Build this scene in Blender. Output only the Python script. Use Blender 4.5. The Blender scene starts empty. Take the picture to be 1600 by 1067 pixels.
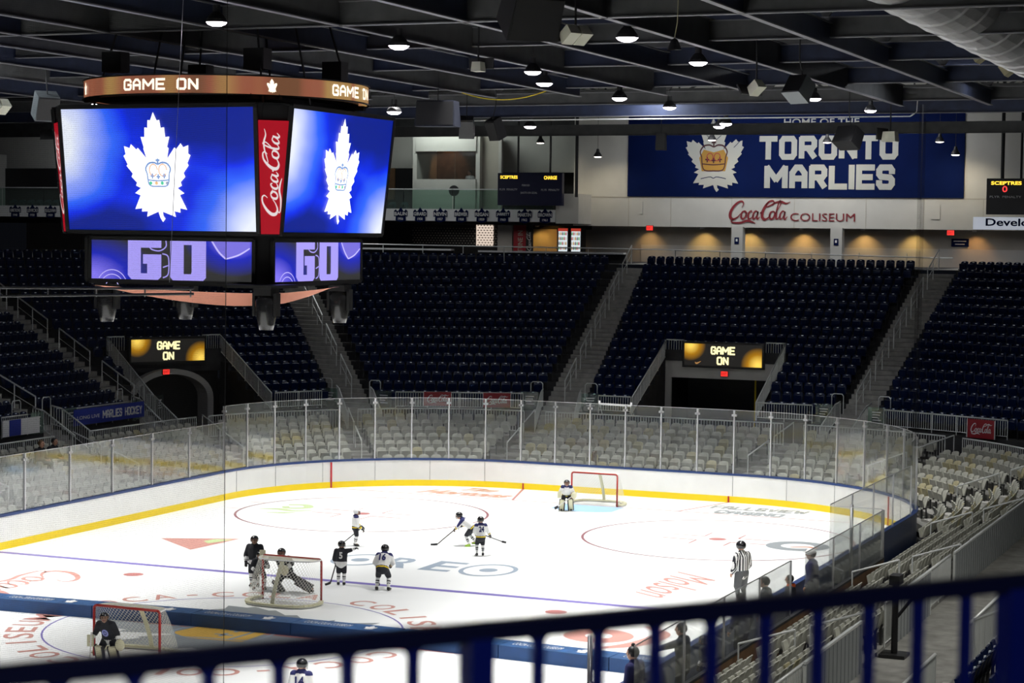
import bpy, math, random
from mathutils import Vector, Matrix, geometry
from math import sin, cos, pi, radians as R
random.seed(7)
SC = bpy.context.scene
COL = SC.collection
V = Vector

# ---------------------------------------------------------------- camera
cd = bpy.data.cameras.new('camera'); cam = bpy.data.objects.new('camera', cd); COL.objects.link(cam)
cr, cu, cf = V((0.92271833, 0.38525597, 0.01298905)), V((-0.03208927, 0.0431898, 0.99855141)), V((-0.3841369, 0.9217985, -0.0522146))
CAM = V((26.7217, -45.2580, 10.1938))
cam.matrix_world = Matrix(((cr.x, cu.x, -cf.x, CAM.x), (cr.y, cu.y, -cf.y, CAM.y), (cr.z, cu.z, -cf.z, CAM.z), (0, 0, 0, 1)))
cd.sensor_width = 36; cd.lens = 3208.33 / 1600 * 36
cd.clip_start = .05; cd.clip_end = 400
cd.dof.use_dof = True; cd.dof.focus_distance = 60; cd.dof.aperture_fstop = 3.6
SC.camera = cam
def px(p):                                                    # where a world point falls in the 1600x1067 frame
    d = V(p) - CAM; z = d.dot(cf)
    if z <= .1: return (-9999, -9999, z)
    return (800 + 3208.33 * d.dot(cr) / z, 533.5 - 3208.33 * d.dot(cu) / z, z)

# ---------------------------------------------------------------- world, exposure, rink and fill lamps
w = bpy.data.worlds.new('world'); SC.world = w; w.use_nodes = True
w.node_tree.nodes['Background'].inputs[0].default_value = (.6, .7, 1, 1)
w.node_tree.nodes['Background'].inputs[1].default_value = .004
SC.view_settings.view_transform = 'Standard'; SC.view_settings.look = 'None'
SC.view_settings.gamma = 1; SC.view_settings.use_curve_mapping = False
SC.view_settings.exposure = 0.0
SC.cycles.transparent_max_bounces = 24
SC.cycles.max_bounces = 6
SC.cycles.caustics_reflective = False; SC.cycles.caustics_refractive = False
def area(name, loc, sx, sy, power, spread=180, col=(1, 1, 1), aim=None):
    l = bpy.data.lights.new(name, 'AREA'); l.shape = 'RECTANGLE'; l.size = sx; l.size_y = sy; l.energy = power
    l.spread = R(spread); l.color = col
    o = bpy.data.objects.new(name, l); o.location = loc; COL.objects.link(o)
    if aim is not None: o.rotation_euler = (V(aim) - V(loc)).to_track_quat('-Z', 'Y').to_euler()
    return o
def spot(name, loc, aim, power, ang=70, col=(1, 1, 1), size=.3, blend=.6):
    l = bpy.data.lights.new(name, 'SPOT'); l.energy = power; l.spot_size = R(ang); l.spot_blend = blend; l.color = col; l.shadow_soft_size = size
    o = bpy.data.objects.new(name, l); o.location = loc; COL.objects.link(o)
    o.rotation_euler = (V(aim) - V(loc)).to_track_quat('-Z', 'Y').to_euler()
    return o
ICE_P = 500; SEAT_P = 240
for x in (-8.5, 0, 8.5):
    for y in (-27, -16, -5.5, 5.5, 16, 26):
        if x == 0 and abs(y) < 8: continue
        area('rink_lamp', (x, y, 14.9), 3.2, 3.2, ICE_P * (1.5 if abs(y) < 8 else 1), 72, (1, .985, .95))
for (x, y) in ((-9, 20), (0, 33), (9, 24), (-14, 8), (14, 24)):
    area('house_lamp', (x, y, 16.2), 1.0, 1.0, SEAT_P, 170, (.92, .96, 1))  # wide unseen fills standing in for spill light on the stands

area('house_lamp', (29, -53, 13.5), 1.2, 1.2, 230, 170, (.92, .96, 1), (25.5, -42, 8.5))  # unseen fill added behind the camera to brighten the guard rail
area('house_lamp', (-24, 49, 15.6), 2, 1, 330, 170, (.95, .98, 1))  # this fill and the next are added to brighten the balcony front
area('house_lamp', (-44, 47, 15.6), 2, 1, 380, 170, (.95, .98, 1))
area('house_lamp', (23.5, 0, 14.5), 1.2, 1.2, 750, 150, (1, .99, .93))  # two unseen fills added to brighten the right walkway and stand
area('house_lamp', (23.5, -20, 14.5), 1.2, 1.2, 600, 150, (1, .99, .93))

# ---------------------------------------------------------------- materials
def mat(name, col, rough=.6, metal=0, emit=None, estr=1, var=0, vscale=3, spec=.5, coat=0):
    m = bpy.data.materials.new(name); m.use_nodes = True; nt = m.node_tree; b = nt.nodes['Principled BSDF']
    b.inputs['Base Color'].default_value = (*col, 1); b.inputs['Roughness'].default_value = rough
    b.inputs['Metallic'].default_value = metal; b.inputs['Specular IOR Level'].default_value = spec
    if coat: b.inputs['Coat Weight'].default_value = coat; b.inputs['Coat Roughness'].default_value = .1
    if emit is not None:
        b.inputs['Emission Color'].default_value = (*emit, 1); b.inputs['Emission Strength'].default_value = estr
    if var:
        t = nt.nodes.new('ShaderNodeTexCoord'); n = nt.nodes.new('ShaderNodeTexNoise'); n.inputs['Scale'].default_value = vscale; n.inputs['Detail'].default_value = 5
        r = nt.nodes.new('ShaderNodeValToRGB')
        r.color_ramp.elements[0].position = .3; r.color_ramp.elements[1].position = .7
        r.color_ramp.elements[0].color = (*[c * (1 - var) for c in col], 1); r.color_ramp.elements[1].color = (*[min(1, c * (1 + var)) for c in col], 1)
        nt.links.new(t.outputs['Object'], n.inputs['Vector']); nt.links.new(n.outputs['Fac'], r.inputs['Fac']); nt.links.new(r.outputs['Color'], b.inputs['Base Color'])
    return m
def led(name, col, s):                                        # emissive: screens and lamps, also cooler bottles and a bracket that just glow
    return mat(name, (0.01, 0.01, 0.01), .5, emit=col, estr=s)
def glassmat(name, tint=(.972, .982, .976), gloss=.05, haze=.03):
    m = bpy.data.materials.new(name); m.use_nodes = True; nt = m.node_tree; nt.nodes.remove(nt.nodes['Principled BSDF'])
    o = nt.nodes['Material Output']; t = nt.nodes.new('ShaderNodeBsdfTransparent'); t.inputs[0].default_value = (*tint, 1)
    g = nt.nodes.new('ShaderNodeBsdfGlossy'); g.inputs['Roughness'].default_value = .06
    d = nt.nodes.new('ShaderNodeBsdfDiffuse'); d.inputs[0].default_value = (.5, .54, .52, 1)
    mx = nt.nodes.new('ShaderNodeMixShader'); mx.inputs[0].default_value = haze
    fr = nt.nodes.new('ShaderNodeFresnel'); fr.inputs[0].default_value = 1.4
    mu = nt.nodes.new('ShaderNodeMath'); mu.operation = 'MULTIPLY_ADD'; mu.inputs[1].default_value = .4; mu.inputs[2].default_value = gloss * .4
    m2 = nt.nodes.new('ShaderNodeMixShader')
    nt.links.new(t.outputs[0], mx.inputs[1]); nt.links.new(d.outputs[0], mx.inputs[2])
    nt.links.new(fr.outputs[0], mu.inputs[0]); nt.links.new(mu.outputs[0], m2.inputs[0]); nt.links.new(mx.outputs[0], m2.inputs[1]); nt.links.new(g.outputs[0], m2.inputs[2])
    nt.links.new(m2.outputs[0], o.inputs[0])
    return m
def meshmat(name, col, cell, line, diag=False):               # woven net: opaque cords, open holes (UV in metres)
    m = bpy.data.materials.new(name); m.use_nodes = True; nt = m.node_tree; b = nt.nodes['Principled BSDF']
    b.inputs['Base Color'].default_value = (*col, 1); b.inputs['Roughness'].default_value = .8
    tc = nt.nodes.new('ShaderNodeTexCoord'); mp = nt.nodes.new('ShaderNodeMapping'); mp.inputs['Scale'].default_value = (1 / cell, 1 / cell, 1)
    if diag: mp.inputs['Rotation'].default_value = (0, 0, R(45))
    s = nt.nodes.new('ShaderNodeSeparateXYZ'); nt.links.new(tc.outputs['UV'], mp.inputs[0]); nt.links.new(mp.outputs[0], s.inputs[0])
    outs = []
    for k in range(2):
        fr = nt.nodes.new('ShaderNodeMath'); fr.operation = 'FRACT'; lt = nt.nodes.new('ShaderNodeMath'); lt.operation = 'LESS_THAN'; lt.inputs[1].default_value = line / cell
        nt.links.new(s.outputs[k], fr.inputs[0]); nt.links.new(fr.outputs[0], lt.inputs[0]); outs.append(lt)
    mx = nt.nodes.new('ShaderNodeMath'); mx.operation = 'MAXIMUM'
    nt.links.new(outs[0].outputs[0], mx.inputs[0]); nt.links.new(outs[1].outputs[0], mx.inputs[1]); nt.links.new(mx.outputs[0], b.inputs['Alpha'])
    return m
M = dict(
    ice=mat('ice', (.93, .95, .95), .35, var=.02, vscale=.4, spec=.3),
    board=mat('board_white', (.86, .86, .84), .35, var=.03, vscale=1.2),
    kick=mat('kick_yellow', (.9, .66, .0), .4), cap=mat('cap_blue', (.012, .04, .16), .35),
    padblue=mat('pad_blue', (.005, .045, .16), .45, var=.15, vscale=2), padtop=mat('pad_top', (.03, .10, .26), .4, var=.3, vscale=5),
    red=mat('paint_red', (.5, .02, .03), .4), goalred=mat('goal_red', (.35, .015, .01), .35),
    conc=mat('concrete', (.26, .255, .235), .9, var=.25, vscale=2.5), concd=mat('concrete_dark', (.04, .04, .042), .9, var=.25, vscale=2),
    step=mat('step_concrete', (.42, .41, .38), .9, var=.2, vscale=3),
    navy=mat('navy_plastic', (.003, .011, .055), .3, spec=.25, coat=.05), grey=mat('grey_plastic', (.46, .46, .40), .45, var=.1, vscale=4),
    yel=mat('yellowed_plastic', (.46, .42, .26), .45, var=.1, vscale=4), dark=mat('dark_metal', (.02, .02, .022), .5),
    seatfr=mat('seat_bracket', (.05, .05, .05), .5),
    rail=mat('rail_paint', (.8, .82, .8), .4, metal=.2), alu=mat('aluminium', (.6, .6, .62), .3, metal=.8),
    glass=glassmat('rink_glass'), gglass=glassmat('green_glass', (.72, .86, .8), .05, .1),
    wallw=mat('painted_wall', (.56, .55, .51), .8, var=.06, vscale=.7), walld=mat('concourse_wall', (.44, .41, .35), .85, var=.1, vscale=.8),
    beam=mat('beam_paint', (.075, .077, .08), .6, var=.2, vscale=2), flange=mat('flange_paint', (.17, .17, .185), .5), beamb=mat('beam_blue', (.018, .026, .06), .6, var=.2),  # flanges lighter than webs: bounce from the ice put into the colour
    deck=mat('roof_deck', (.009, .009, .01), .9, var=.3, vscale=1), duct=mat('galvanised', (.5, .5, .5), .4, metal=.5, var=.15, vscale=2),
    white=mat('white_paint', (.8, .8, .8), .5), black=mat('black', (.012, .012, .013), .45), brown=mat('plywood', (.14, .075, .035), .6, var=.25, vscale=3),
    ban=mat('banner_blue', (.001, .007, .055), .8, var=.1, vscale=1, spec=.1), txt=mat('banner_text', (.42, .42, .38), .6),
    cokered=mat('sign_red', (.3, .01, .02), .5), cokew=mat('sign_white', (.75, .75, .75), .5),
    railtop=mat('rail_top', (.008, .011, .06), .4), railblue=mat('rail_blue', (.006, .018, .26), .35), skin=mat('skin', (.5, .28, .19), .6), jw=mat('cloth_white', (.75, .75, .74), .8),
    jb=mat('cloth_black', (.012, .013, .02), .8), jn=mat('cloth_navy', (.012, .015, .1), .8), jy=mat('cloth_yellow', (.75, .55, .02), .8), jc=mat('cloth_charcoal', (.025, .03, .045), .9), jg=mat('cloth_grey', (.09, .095, .1), .9),
    helm=mat('helmet_black', (.012, .012, .014), .25, coat=.5), cream=mat('pad_cream', (.62, .6, .42), .7), visor=glassmat('visor', (.8, .82, .85), .3),
    hair=mat('hair_brown', (.06, .035, .02), .8), lime=mat('skate_lime', (.35, .6, .05), .5), orange=mat('cloth_orange', (.8, .14, .03), .8), royal=mat('cloth_royal', (.02, .06, .5), .8),
    stick=mat('stick_dark', (.03, .03, .03), .5), stickw=mat('stick_light', (.6, .6, .58), .5),
)

# ---------------------------------------------------------------- builders
class MB:
    def __init__(s): s.v = []; s.f = []; s.m = []; s.mi = 0; s.uv = None
    def add(s, vs, fs):
        n = len(s.v); s.v += [tuple(v) for v in vs]; s.f += [tuple(i + n for i in f) for f in fs]; s.m += [s.mi] * len(fs)
    def box(s, c, d, X=None, Y=None, Z=None, taper=1):
        X = V((1, 0, 0)) if X is None else V(X).normalized(); Y = V((0, 1, 0)) if Y is None else V(Y).normalized(); Z = V((0, 0, 1)) if Z is None else V(Z).normalized()
        c = V(c); q = []
        for k in (-1, 1):
            t = taper if k > 0 else 1
            for a, b in ((-1, -1), (1, -1), (1, 1), (-1, 1)): q.append(c + X * a * d[0] / 2 * t + Y * b * d[1] / 2 * t + Z * k * d[2] / 2)
        s.add(q, [(3, 2, 1, 0), (4, 5, 6, 7), (0, 1, 5, 4), (1, 2, 6, 5), (2, 3, 7, 6), (3, 0, 4, 7)])
        return s
    def bar(s, a, b, w, h=None):                              # rectangular bar between two points
        a, b = V(a), V(b); d = b - a; L = d.length
        if L < 1e-6: return s
        z = d / L; up = V((0, 0, 1)) if abs(z.z) < .95 else V((0, 1, 0)); x = z.cross(up).normalized(); y = x.cross(z)
        return s.box((a + b) / 2, (w, h or w, L), x, y, z)
    def tube(s, a, b, r, n=8, r2=None, cap=True):
        a, b = V(a), V(b); d = b - a
        if d.length < 1e-6: return s
        z = d.normalized(); up = V((0, 0, 1)) if abs(z.z) < .95 else V((0, 1, 0)); x = z.cross(up).normalized(); y = z.cross(x); r2 = r if r2 is None else r2
        q = [a + (x * cos(2 * pi * i / n) + y * sin(2 * pi * i / n)) * r for i in range(n)] + [b + (x * cos(2 * pi * i / n) + y * sin(2 * pi * i / n)) * r2 for i in range(n)]
        f = [(i, (i + 1) % n, (i + 1) % n + n, i + n) for i in range(n)]
        if cap: f += [tuple(range(n - 1, -1, -1)), tuple(range(n, 2 * n))]
        s.add(q, f); return s
    def path(s, pts, r, n=6):
        for a, b in zip(pts, pts[1:]): s.tube(a, b, r, n)
        return s
    def lathe(s, c, prof, n=16, axis=V((0, 0, 1))):           # prof: (radius, height) list
        c = V(c); z = V(axis).normalized(); up = V((0, 0, 1)) if abs(z.z) < .95 else V((0, 1, 0)); x = z.cross(up).normalized(); y = z.cross(x)
        q = []
        for r, h in prof: q += [c + z * h + (x * cos(2 * pi * i / n) + y * sin(2 * pi * i / n)) * r for i in range(n)]
        f = []
        for k in range(len(prof) - 1):
            for i in range(n): f.append((k * n + i, k * n + (i + 1) % n, (k + 1) * n + (i + 1) % n, (k + 1) * n + i))
        s.add(q, f); return s
    def quad(s, *q): s.add(q, [tuple(range(len(q)))]); return s
    def ell(s, c, r, n=10, m=8, X=None, Y=None, Z=None):
        X = V(X) if X is not None else V((1, 0, 0)); Y = V(Y) if Y is not None else V((0, 1, 0)); Z = V(Z) if Z is not None else V((0, 0, 1)); c = V(c)
        q = [c - Z * r[2]]
        for j in range(1, m):
            t = -pi / 2 + pi * j / m
            q += [c + X * r[0] * cos(t) * cos(2 * pi * i / n) + Y * r[1] * cos(t) * sin(2 * pi * i / n) + Z * r[2] * sin(t) for i in range(n)]
        q.append(c + Z * r[2]); f = [(0, 1 + (i + 1) % n, 1 + i) for i in range(n)]
        for j in range(m - 2):
            for i in range(n): f.append((1 + j * n + i, 1 + j * n + (i + 1) % n, 1 + (j + 1) * n + (i + 1) % n, 1 + (j + 1) * n + i))
        L = len(q) - 1; f += [(L, 1 + (m - 2) * n + i, 1 + (m - 2) * n + (i + 1) % n) for i in range(n)]
        s.add(q, f); return s
    def mesh(s, name, mats, org=(0, 0, 0), smooth=False):
        me = bpy.data.meshes.new(name); o = V(org)
        me.from_pydata([(x - o.x, y - o.y, z - o.z) for x, y, z in s.v], [], s.f)
        for m in (mats if isinstance(mats, (list, tuple)) else [mats]): me.materials.append(m)
        if any(s.m): me.polygons.foreach_set('material_index', s.m)
        if smooth: me.polygons.foreach_set('use_smooth', [True] * len(me.polygons))
        if s.uv:
            l = me.uv_layers.new(name='UVMap')
            for i, uv in enumerate(s.uv): l.data[i].uv = uv
        me.update(); return me
    def build(s, name, mats, parent=None, org=None, smooth=False, mw=None):
        if org is None:
            r = parent
            while r is not None and r.parent is not None: r = r.parent
            org = r.location if (r is not None and r.type == 'EMPTY') else (0, 0, 0)
        if mw is not None: s.v = [tuple(mw @ V(v)) for v in s.v]
        return link(name, s.mesh(name, mats, org, smooth), parent)
def link(name, me, parent=None, loc=None, rz=0):
    o = bpy.data.objects.new(name, me); COL.objects.link(o)
    if parent is not None: o.parent = parent
    if loc is not None: o.location = loc
    if rz: o.rotation_euler = (0, 0, rz)
    return o
def tag(o, label, cat, group=None, kind=None):
    o['label'] = label; o['category'] = cat
    if group: o['group'] = group
    if kind: o['kind'] = kind
    return o
def thing(name, label, cat, loc=(0, 0, 0), group=None, rz=0):
    o = bpy.data.objects.new(name, None); o.empty_display_size = .2; COL.objects.link(o); o.location = loc; o.rotation_euler = (0, 0, rz)
    return tag(o, label, cat, group)
def struct(name, mb, mats, org=(0, 0, 0), smooth=False):
    o = mb.build(name, mats, None, org, smooth); o['kind'] = 'structure'; return o
def dup(root, loc, rz=None, label=None):
    r = root.copy(); COL.objects.link(r); r.location = loc
    if rz is not None: r.rotation_euler = (0, 0, rz)
    if label: r['label'] = label
    for ch in list(root.children):
        c = ch.copy(); COL.objects.link(c); c.parent = r
        for g in list(ch.children):
            d = g.copy(); COL.objects.link(d); d.parent = c
    return r

# flat artwork in a plane: frame = (origin, right, up); coordinates in metres along right/up, lifted along the normal
class Frame:
    def __init__(s, o, r, u): s.o = V(o); s.r = V(r).normalized(); s.u = V(u).normalized(); s.n = s.r.cross(s.u)
    def __call__(s, x, y, d=0): return s.o + s.r * x + s.u * y + s.n * d
def flat(polys, fr, d=.01):
    mb = MB()
    for p in polys:
        t = geometry.tessellate_polygon([[V((x, y, 0)) for x, y in p]])
        mb.add([fr(x, y, d) for x, y in p], [tuple(k) for k in t])
    return mb
_tc = {}
def text2d(s, bold=0.0):
    k = (s, bold)
    if k not in _tc:
        c = bpy.data.curves.new('t', 'FONT'); c.body = s; c.offset = bold; c.resolution_u = 3
        o = bpy.data.objects.new('t', c); me = o.to_mesh()
        vs = [(v.co.x, v.co.y) for v in me.vertices]; fs = [tuple(p.vertices) for p in me.polygons]; o.to_mesh_clear()
        bpy.data.objects.remove(o); bpy.data.curves.remove(c)
        x0 = min(v[0] for v in vs); x1 = max(v[0] for v in vs); y0 = min(v[1] for v in vs); y1 = max(v[1] for v in vs)
        _tc[k] = ([((x - x0) / (x1 - x0), (y - y0) / (y1 - y0)) for x, y in vs], fs)
    return _tc[k]
def text(mb, s, x, y, wd, ht, fr, bold=.02, d=.012, slant=0):  # text in the box (x, y, wd, ht) of a frame
    vs, fs = text2d(s, bold)
    q = [fr(x + (a + slant * b) * wd, y + b * ht, d) if callable(fr) else None for a, b in vs]
    mb.add(q, fs); return mb
_bd = [0]
BL = {'A': [[(0, 0), (0, .7), (.32, 1), (.68, 1), (1, .7), (1, 0)], [(0, .42), (1, .42)]], 'C': [[(1, .7), (1, .85), (.85, 1), (.15, 1), (0, .85), (0, .15), (.15, 0), (.85, 0), (1, .15), (1, .3)]],
      'E': [[(1, 1), (0, 1), (0, 0), (1, 0)], [(0, .5), (.85, .5)]], 'F': [[(1, 1), (0, 1), (0, 0)], [(0, .5), (.85, .5)]], 'W': [[(0, 1), (.2, 0), (.5, .65), (.8, 0), (1, 1)]], 'G': [[(1, .75), (1, .85), (.85, 1), (.15, 1), (0, .85), (0, .15), (.15, 0), (.85, 0), (1, .15), (1, .48), (.55, .48)]], 'H': [[(0, 0), (0, 1)], [(1, 0), (1, 1)], [(0, .5), (1, .5)]],
      'I': [[(.5, 0), (.5, 1)]], 'K': [[(0, 0), (0, 1)], [(1, 1), (.1, .5), (1, 0)]], 'L': [[(0, 1), (0, 0), (1, 0)]], 'M': [[(0, 0), (0, 1), (.5, .35), (1, 1), (1, 0)]], 'N': [[(0, 0), (0, 1), (1, 0), (1, 1)]], 'O': [[(.15, 0), (0, .15), (0, .85), (.15, 1), (.85, 1), (1, .85), (1, .15), (.85, 0), (.15, 0)]],
      'R': [[(0, 0), (0, 1), (.85, 1), (1, .85), (1, .62), (.85, .48), (0, .48)], [(.5, .48), (1, 0)]], 'S': [[(1, .75), (1, .85), (.85, 1), (.15, 1), (0, .85), (0, .65), (.15, .52), (.85, .48), (1, .35), (1, .15), (.85, 0), (.15, 0), (0, .15), (0, .25)]],
      'T': [[(0, 1), (1, 1)], [(.5, 1), (.5, 0)]], 'U': [[(0, 1), (0, .15), (.15, 0), (.85, 0), (1, .15), (1, 1)]], 'V': [[(0, 1), (.5, 0), (1, 1)]], 'Y': [[(0, 1), (.5, .5), (1, 1)], [(.5, .5), (.5, 0)]]}
def block(mb, s, x, y, wd, ht, fr, d=.012, th=.24, gap=.34):  # squared heavy lettering, th = stroke over letter height
    cw = lambda c: .0 if c == 'I' else (.8 if c in 'MW' else .45 if c == ' ' else .55)
    T = th * ht; adv = [cw(c) * ht for c in s]; tot = sum(adv) + (len(s)) * T + (len(s) - 1) * T * gap
    k = wd / tot; T2 = T * min(1, k * 1.15); cx = x
    for c, a in zip(s, adv):
        w_ = a * k
        for st in BL.get(c, []):
            P = [(cx + T * k / 2 + (q[0] * w_ if c != 'I' else 0), y + T2 / 2 + q[1] * (ht - T2)) for q in st]
            for (x0, y0), (x1, y1) in zip(P, P[1:]):
                l = math.hypot(x1 - x0, y1 - y0) or 1; ux, uy = (x1 - x0) / l, (y1 - y0) / l; e = T2 * .22 if abs(ux * uy) > .05 else T2 * .5 if (abs(ux) > .99 and len(st) < 6) or len(st) < 3 else T2 * .28
                if abs(uy) > .99: e = min(e, T2 * .45)
                if (c in 'T' and abs(uy) > .9) or (c in 'AMNUHIKRVY' and abs(uy) > .3 ): e = min(e, T2 * .5)
                h = T2 / 2; hx = h; _bd[0] += 1; dd = d + .0016 * (_bd[0] % 9)
                mb.quad(*[fr(a_, b_, dd) for a_, b_ in ((x0 - ux * e + uy * hx, y0 - uy * e - ux * h), (x1 + ux * e + uy * hx, y1 + uy * e - ux * h), (x1 + ux * e - uy * hx, y1 + uy * e + ux * h), (x0 - ux * e - uy * hx, y0 - uy * e + ux * h))])
        cx += w_ + T * k * (1 + gap)
    return mb
def crom(pts, n=5):
    out = []; P = [pts[0]] + list(pts) + [pts[-1]]
    for i in range(1, len(P) - 2):
        for k in range(n):
            t = k / n; a, b, c, e = P[i - 1], P[i], P[i + 1], P[i + 2]
            out.append(tuple(.5 * ((2 * b[j]) + (-a[j] + c[j]) * t + (2 * a[j] - 5 * b[j] + 4 * c[j] - e[j]) * t * t + (-a[j] + 3 * b[j] - 3 * c[j] + e[j]) * t ** 3) for j in range(len(b))))
    out.append(tuple(pts[-1])); return out
def ribbon(mb, pts, fr, d=.012, sc=(1, 1), off=(0, 0), wk=1, sh=0):   # pts: (x, y, width)
    P = crom(pts, 6); L = []
    for i, p in enumerate(P):
        a = P[max(0, i - 1)]; b = P[min(len(P) - 1, i + 1)]; dx, dy = b[0] - a[0], b[1] - a[1]; l = math.hypot(dx, dy) or 1
        nx, ny = -dy / l, dx / l; h = p[2] * wk / 2
        for s in (1, -1):
            X, Y = p[0] + nx * h * s, p[1] + ny * h * s
            L.append(fr(off[0] + (X + sh * Y) * sc[0], off[1] + Y * sc[1], d))
    mb.add(L, [(2 * i, 2 * i + 1, 2 * i + 3, 2 * i + 2) for i in range(len(P) - 1)])
COKE = [
    [(2.05, 1.35, .06), (2.25, 1.75, .12), (2.0, 2.05, .16), (1.4, 1.95, .2), (.75, 1.4, .3), (.4, .75, .34), (.5, .2, .3), (1.0, -.02, .2), (1.6, .25, .12), (2.0, .65, .08)],
    [(1.0, -.02, .1), (.7, -.25, .1), (1.1, -.42, .13), (2.2, -.42, .2), (3.1, -.2, .22), (3.9, -.3, .16), (4.5, -.5, .05)],
    [(2.55, .95, .1), (2.2, .75, .2), (2.15, .25, .24), (2.45, .02, .16), (2.8, .25, .2), (2.85, .75, .18), (2.55, .95, .1), (2.75, .7, .08), (3.1, .75, .06)],
    [(3.75, .75, .1), (3.6, .97, .14), (3.3, .75, .2), (3.22, .3, .24), (3.45, .02, .16), (3.8, .2, .08), (4.0, .45, .06)],
    [(4.6, .85, .1), (4.25, .95, .14), (3.98, .55, .22), (4.05, .08, .2), (4.35, .15, .1), (4.6, .6, .12), (4.68, .9, .16), (4.6, .3, .22), (4.75, .02, .16), (5.05, .3, .06)],
    [(5.0, .72, .16), (5.25, .78, .16)],
    [(6.75, 1.55, .06), (6.95, 1.9, .12), (6.7, 2.15, .16), (6.1, 2.0, .2), (5.6, 1.4, .3), (5.35, .75, .34), (5.45, .2, .3), (5.9, -.02, .2), (6.35, .2, .12), (6.6, .55, .08)],
    [(6.1, 2.0, .1), (5.75, 1.75, .08), (5.9, 1.45, .1), (6.4, 1.6, .12), (7.2, 1.95, .16), (8.0, 2.05, .2), (8.8, 1.85, .14), (9.4, 2.05, .05)],
    [(6.95, .95, .1), (6.6, .75, .2), (6.55, .25, .24), (6.85, .02, .16), (7.2, .25, .2), (7.25, .75, .18), (6.95, .95, .1)],
    [(7.3, .6, .06), (7.75, 1.3, .1), (8.0, 1.85, .12), (7.8, 2.2, .1), (7.6, 1.7, .16), (7.5, .7, .22), (7.6, .1, .2), (7.85, .1, .1), (8.05, .4, .06)],
    [(8.75, .85, .1), (8.4, .95, .14), (8.12, .55, .22), (8.2, .08, .2), (8.5, .15, .1), (8.75, .6, .12), (8.83, .9, .16), (8.75, .3, .22), (8.95, .02, .16), (9.25, .35, .06)]]
def coke(mb, fr, x, y, wd, d=.012, ht=None, wk=1.0):           # the soft-drink script in a box of the given width
    k = wd / 10.2; ky = (ht / 2.75) if ht else k
    for st in COKE: ribbon(mb, st, fr, d, (k, ky), (x + .3 * k, y + .5 * ky), wk, .16)
LEAF = [(350, 30), (318, 98), (290, 95), (285, 160), (255, 155), (250, 235), (210, 232), (238, 320), (232, 330), (262, 410), (175, 322), (160, 338), (105, 292), (90, 325), (32, 308), (45, 375), (22, 388), (62, 460), (48, 470), (110, 535), (95, 562), (150, 610), (138, 635), (188, 655), (125, 697), (180, 715), (118, 830), (190, 822), (185, 850), (248, 848), (238, 893), (358, 850), (375, 900), (400, 937), (427, 908), (408, 885), (403, 850), (535, 893), (525, 845), (585, 857), (583, 820), (655, 833), (588, 712), (635, 697), (568, 655), (612, 635), (603, 605), (652, 562), (637, 530), (692, 468), (680, 450), (716, 385), (693, 372), (697, 303), (645, 320), (620, 287), (572, 335), (555, 320), (475, 412), (495, 328), (480, 315), (508, 232), (465, 235), (458, 155), (422, 160), (413, 95), (383, 98)]
def leaf(cx, cy, h, wk=1): return [(cx + (x - 370) / 907 * h * wk, cy + (483 - y) / 907 * h) for x, y in LEAF]
CROWN = [[(-.85, .35, .05), (-.95, .7, .06), (-.7, 1.05, .07), (-.3, 1.12, .07), (0, 1.0, .06), (.3, 1.12, .07), (.7, 1.05, .07), (.95, .7, .06), (.85, .35, .05)],
         [(-.85, .35, .05), (-.7, -.45, .05), (0, -.55, .05), (.7, -.45, .05), (.85, .35, .05)], [(-.78, -.1, .05), (0, -.16, .05), (.78, -.1, .05)],
         [(0, 1.05, .07), (0, 1.4, .07)], [(-.16, 1.28, .07), (.16, 1.28, .07)],
         [(-.45, .0, .06), (-.45, .35, .06)], [(-.6, .18, .06), (-.3, .18, .06)], [(0, -.05, .06), (0, .3, .06)], [(-.15, .12, .06), (.15, .12, .06)], [(.45, .0, .06), (.45, .35, .06)], [(.3, .18, .06), (.6, .18, .06)]]
def circ(cx, cy, rx, ry=None, n=24): return [(cx + rx * cos(2 * pi * i / n), cy + (ry or rx) * sin(2 * pi * i / n)) for i in range(n)]
def rect(x, y, wd, ht): return [(x, y), (x + wd, y), (x + wd, y + ht), (x, y + ht)]

# ---------------------------------------------------------------- ice sheet and its markings
HX, HY, RC = 12.95, 30.48, 8.53
def rink(off=0.0, n=18):
    r = RC + off; P = []
    for cx, cy, a0 in ((4.42, 21.95, 0), (-4.42, 21.95, 90), (-4.42, -21.95, 180), (4.42, -21.95, 270)):
        for i in range(n + 1):
            a = R(a0 + 90 * i / n); P.append((cx + r * cos(a), cy + r * sin(a)))
    return P                                                  # counter-clockwise from the right side
mb = MB(); P = rink(.05); mb.add([(x, y, 0) for x, y in P], [tuple(range(len(P)))])
ice = struct('floor', mb, M['ice'])
slab = MB(); slab.box((-10, 15, -.35), (110, 130, .3)); struct('floor_slab', slab, M['concd'])
ICE = Frame((0, 0, 0), (1, 0, 0), (0, 1, 0))
def tint(name, col): return mat(name, col, .35, spec=.3)
MK = dict(red=tint('ice_red', (.5, .2, .19)), blue=tint('ice_blue', (.22, .18, .5)), grey=tint('ice_grey', (.3, .33, .35)), pale=tint('ice_pale', (.28, .11, .13)), crease=tint('crease_blue', (.3, .5, .75)),
          yel=tint('ice_yellow', (.8, .5, .1)), green=tint('ice_green', (.55, .68, .35)), navy=tint('ice_navy', (.34, .41, .5)), coke=tint('ice_script', (.6, .3, .26)), orange=tint('ice_orange', (.62, .3, .2)))
def onice(name, mb, m): return mb.build(name, m, ice)
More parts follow.
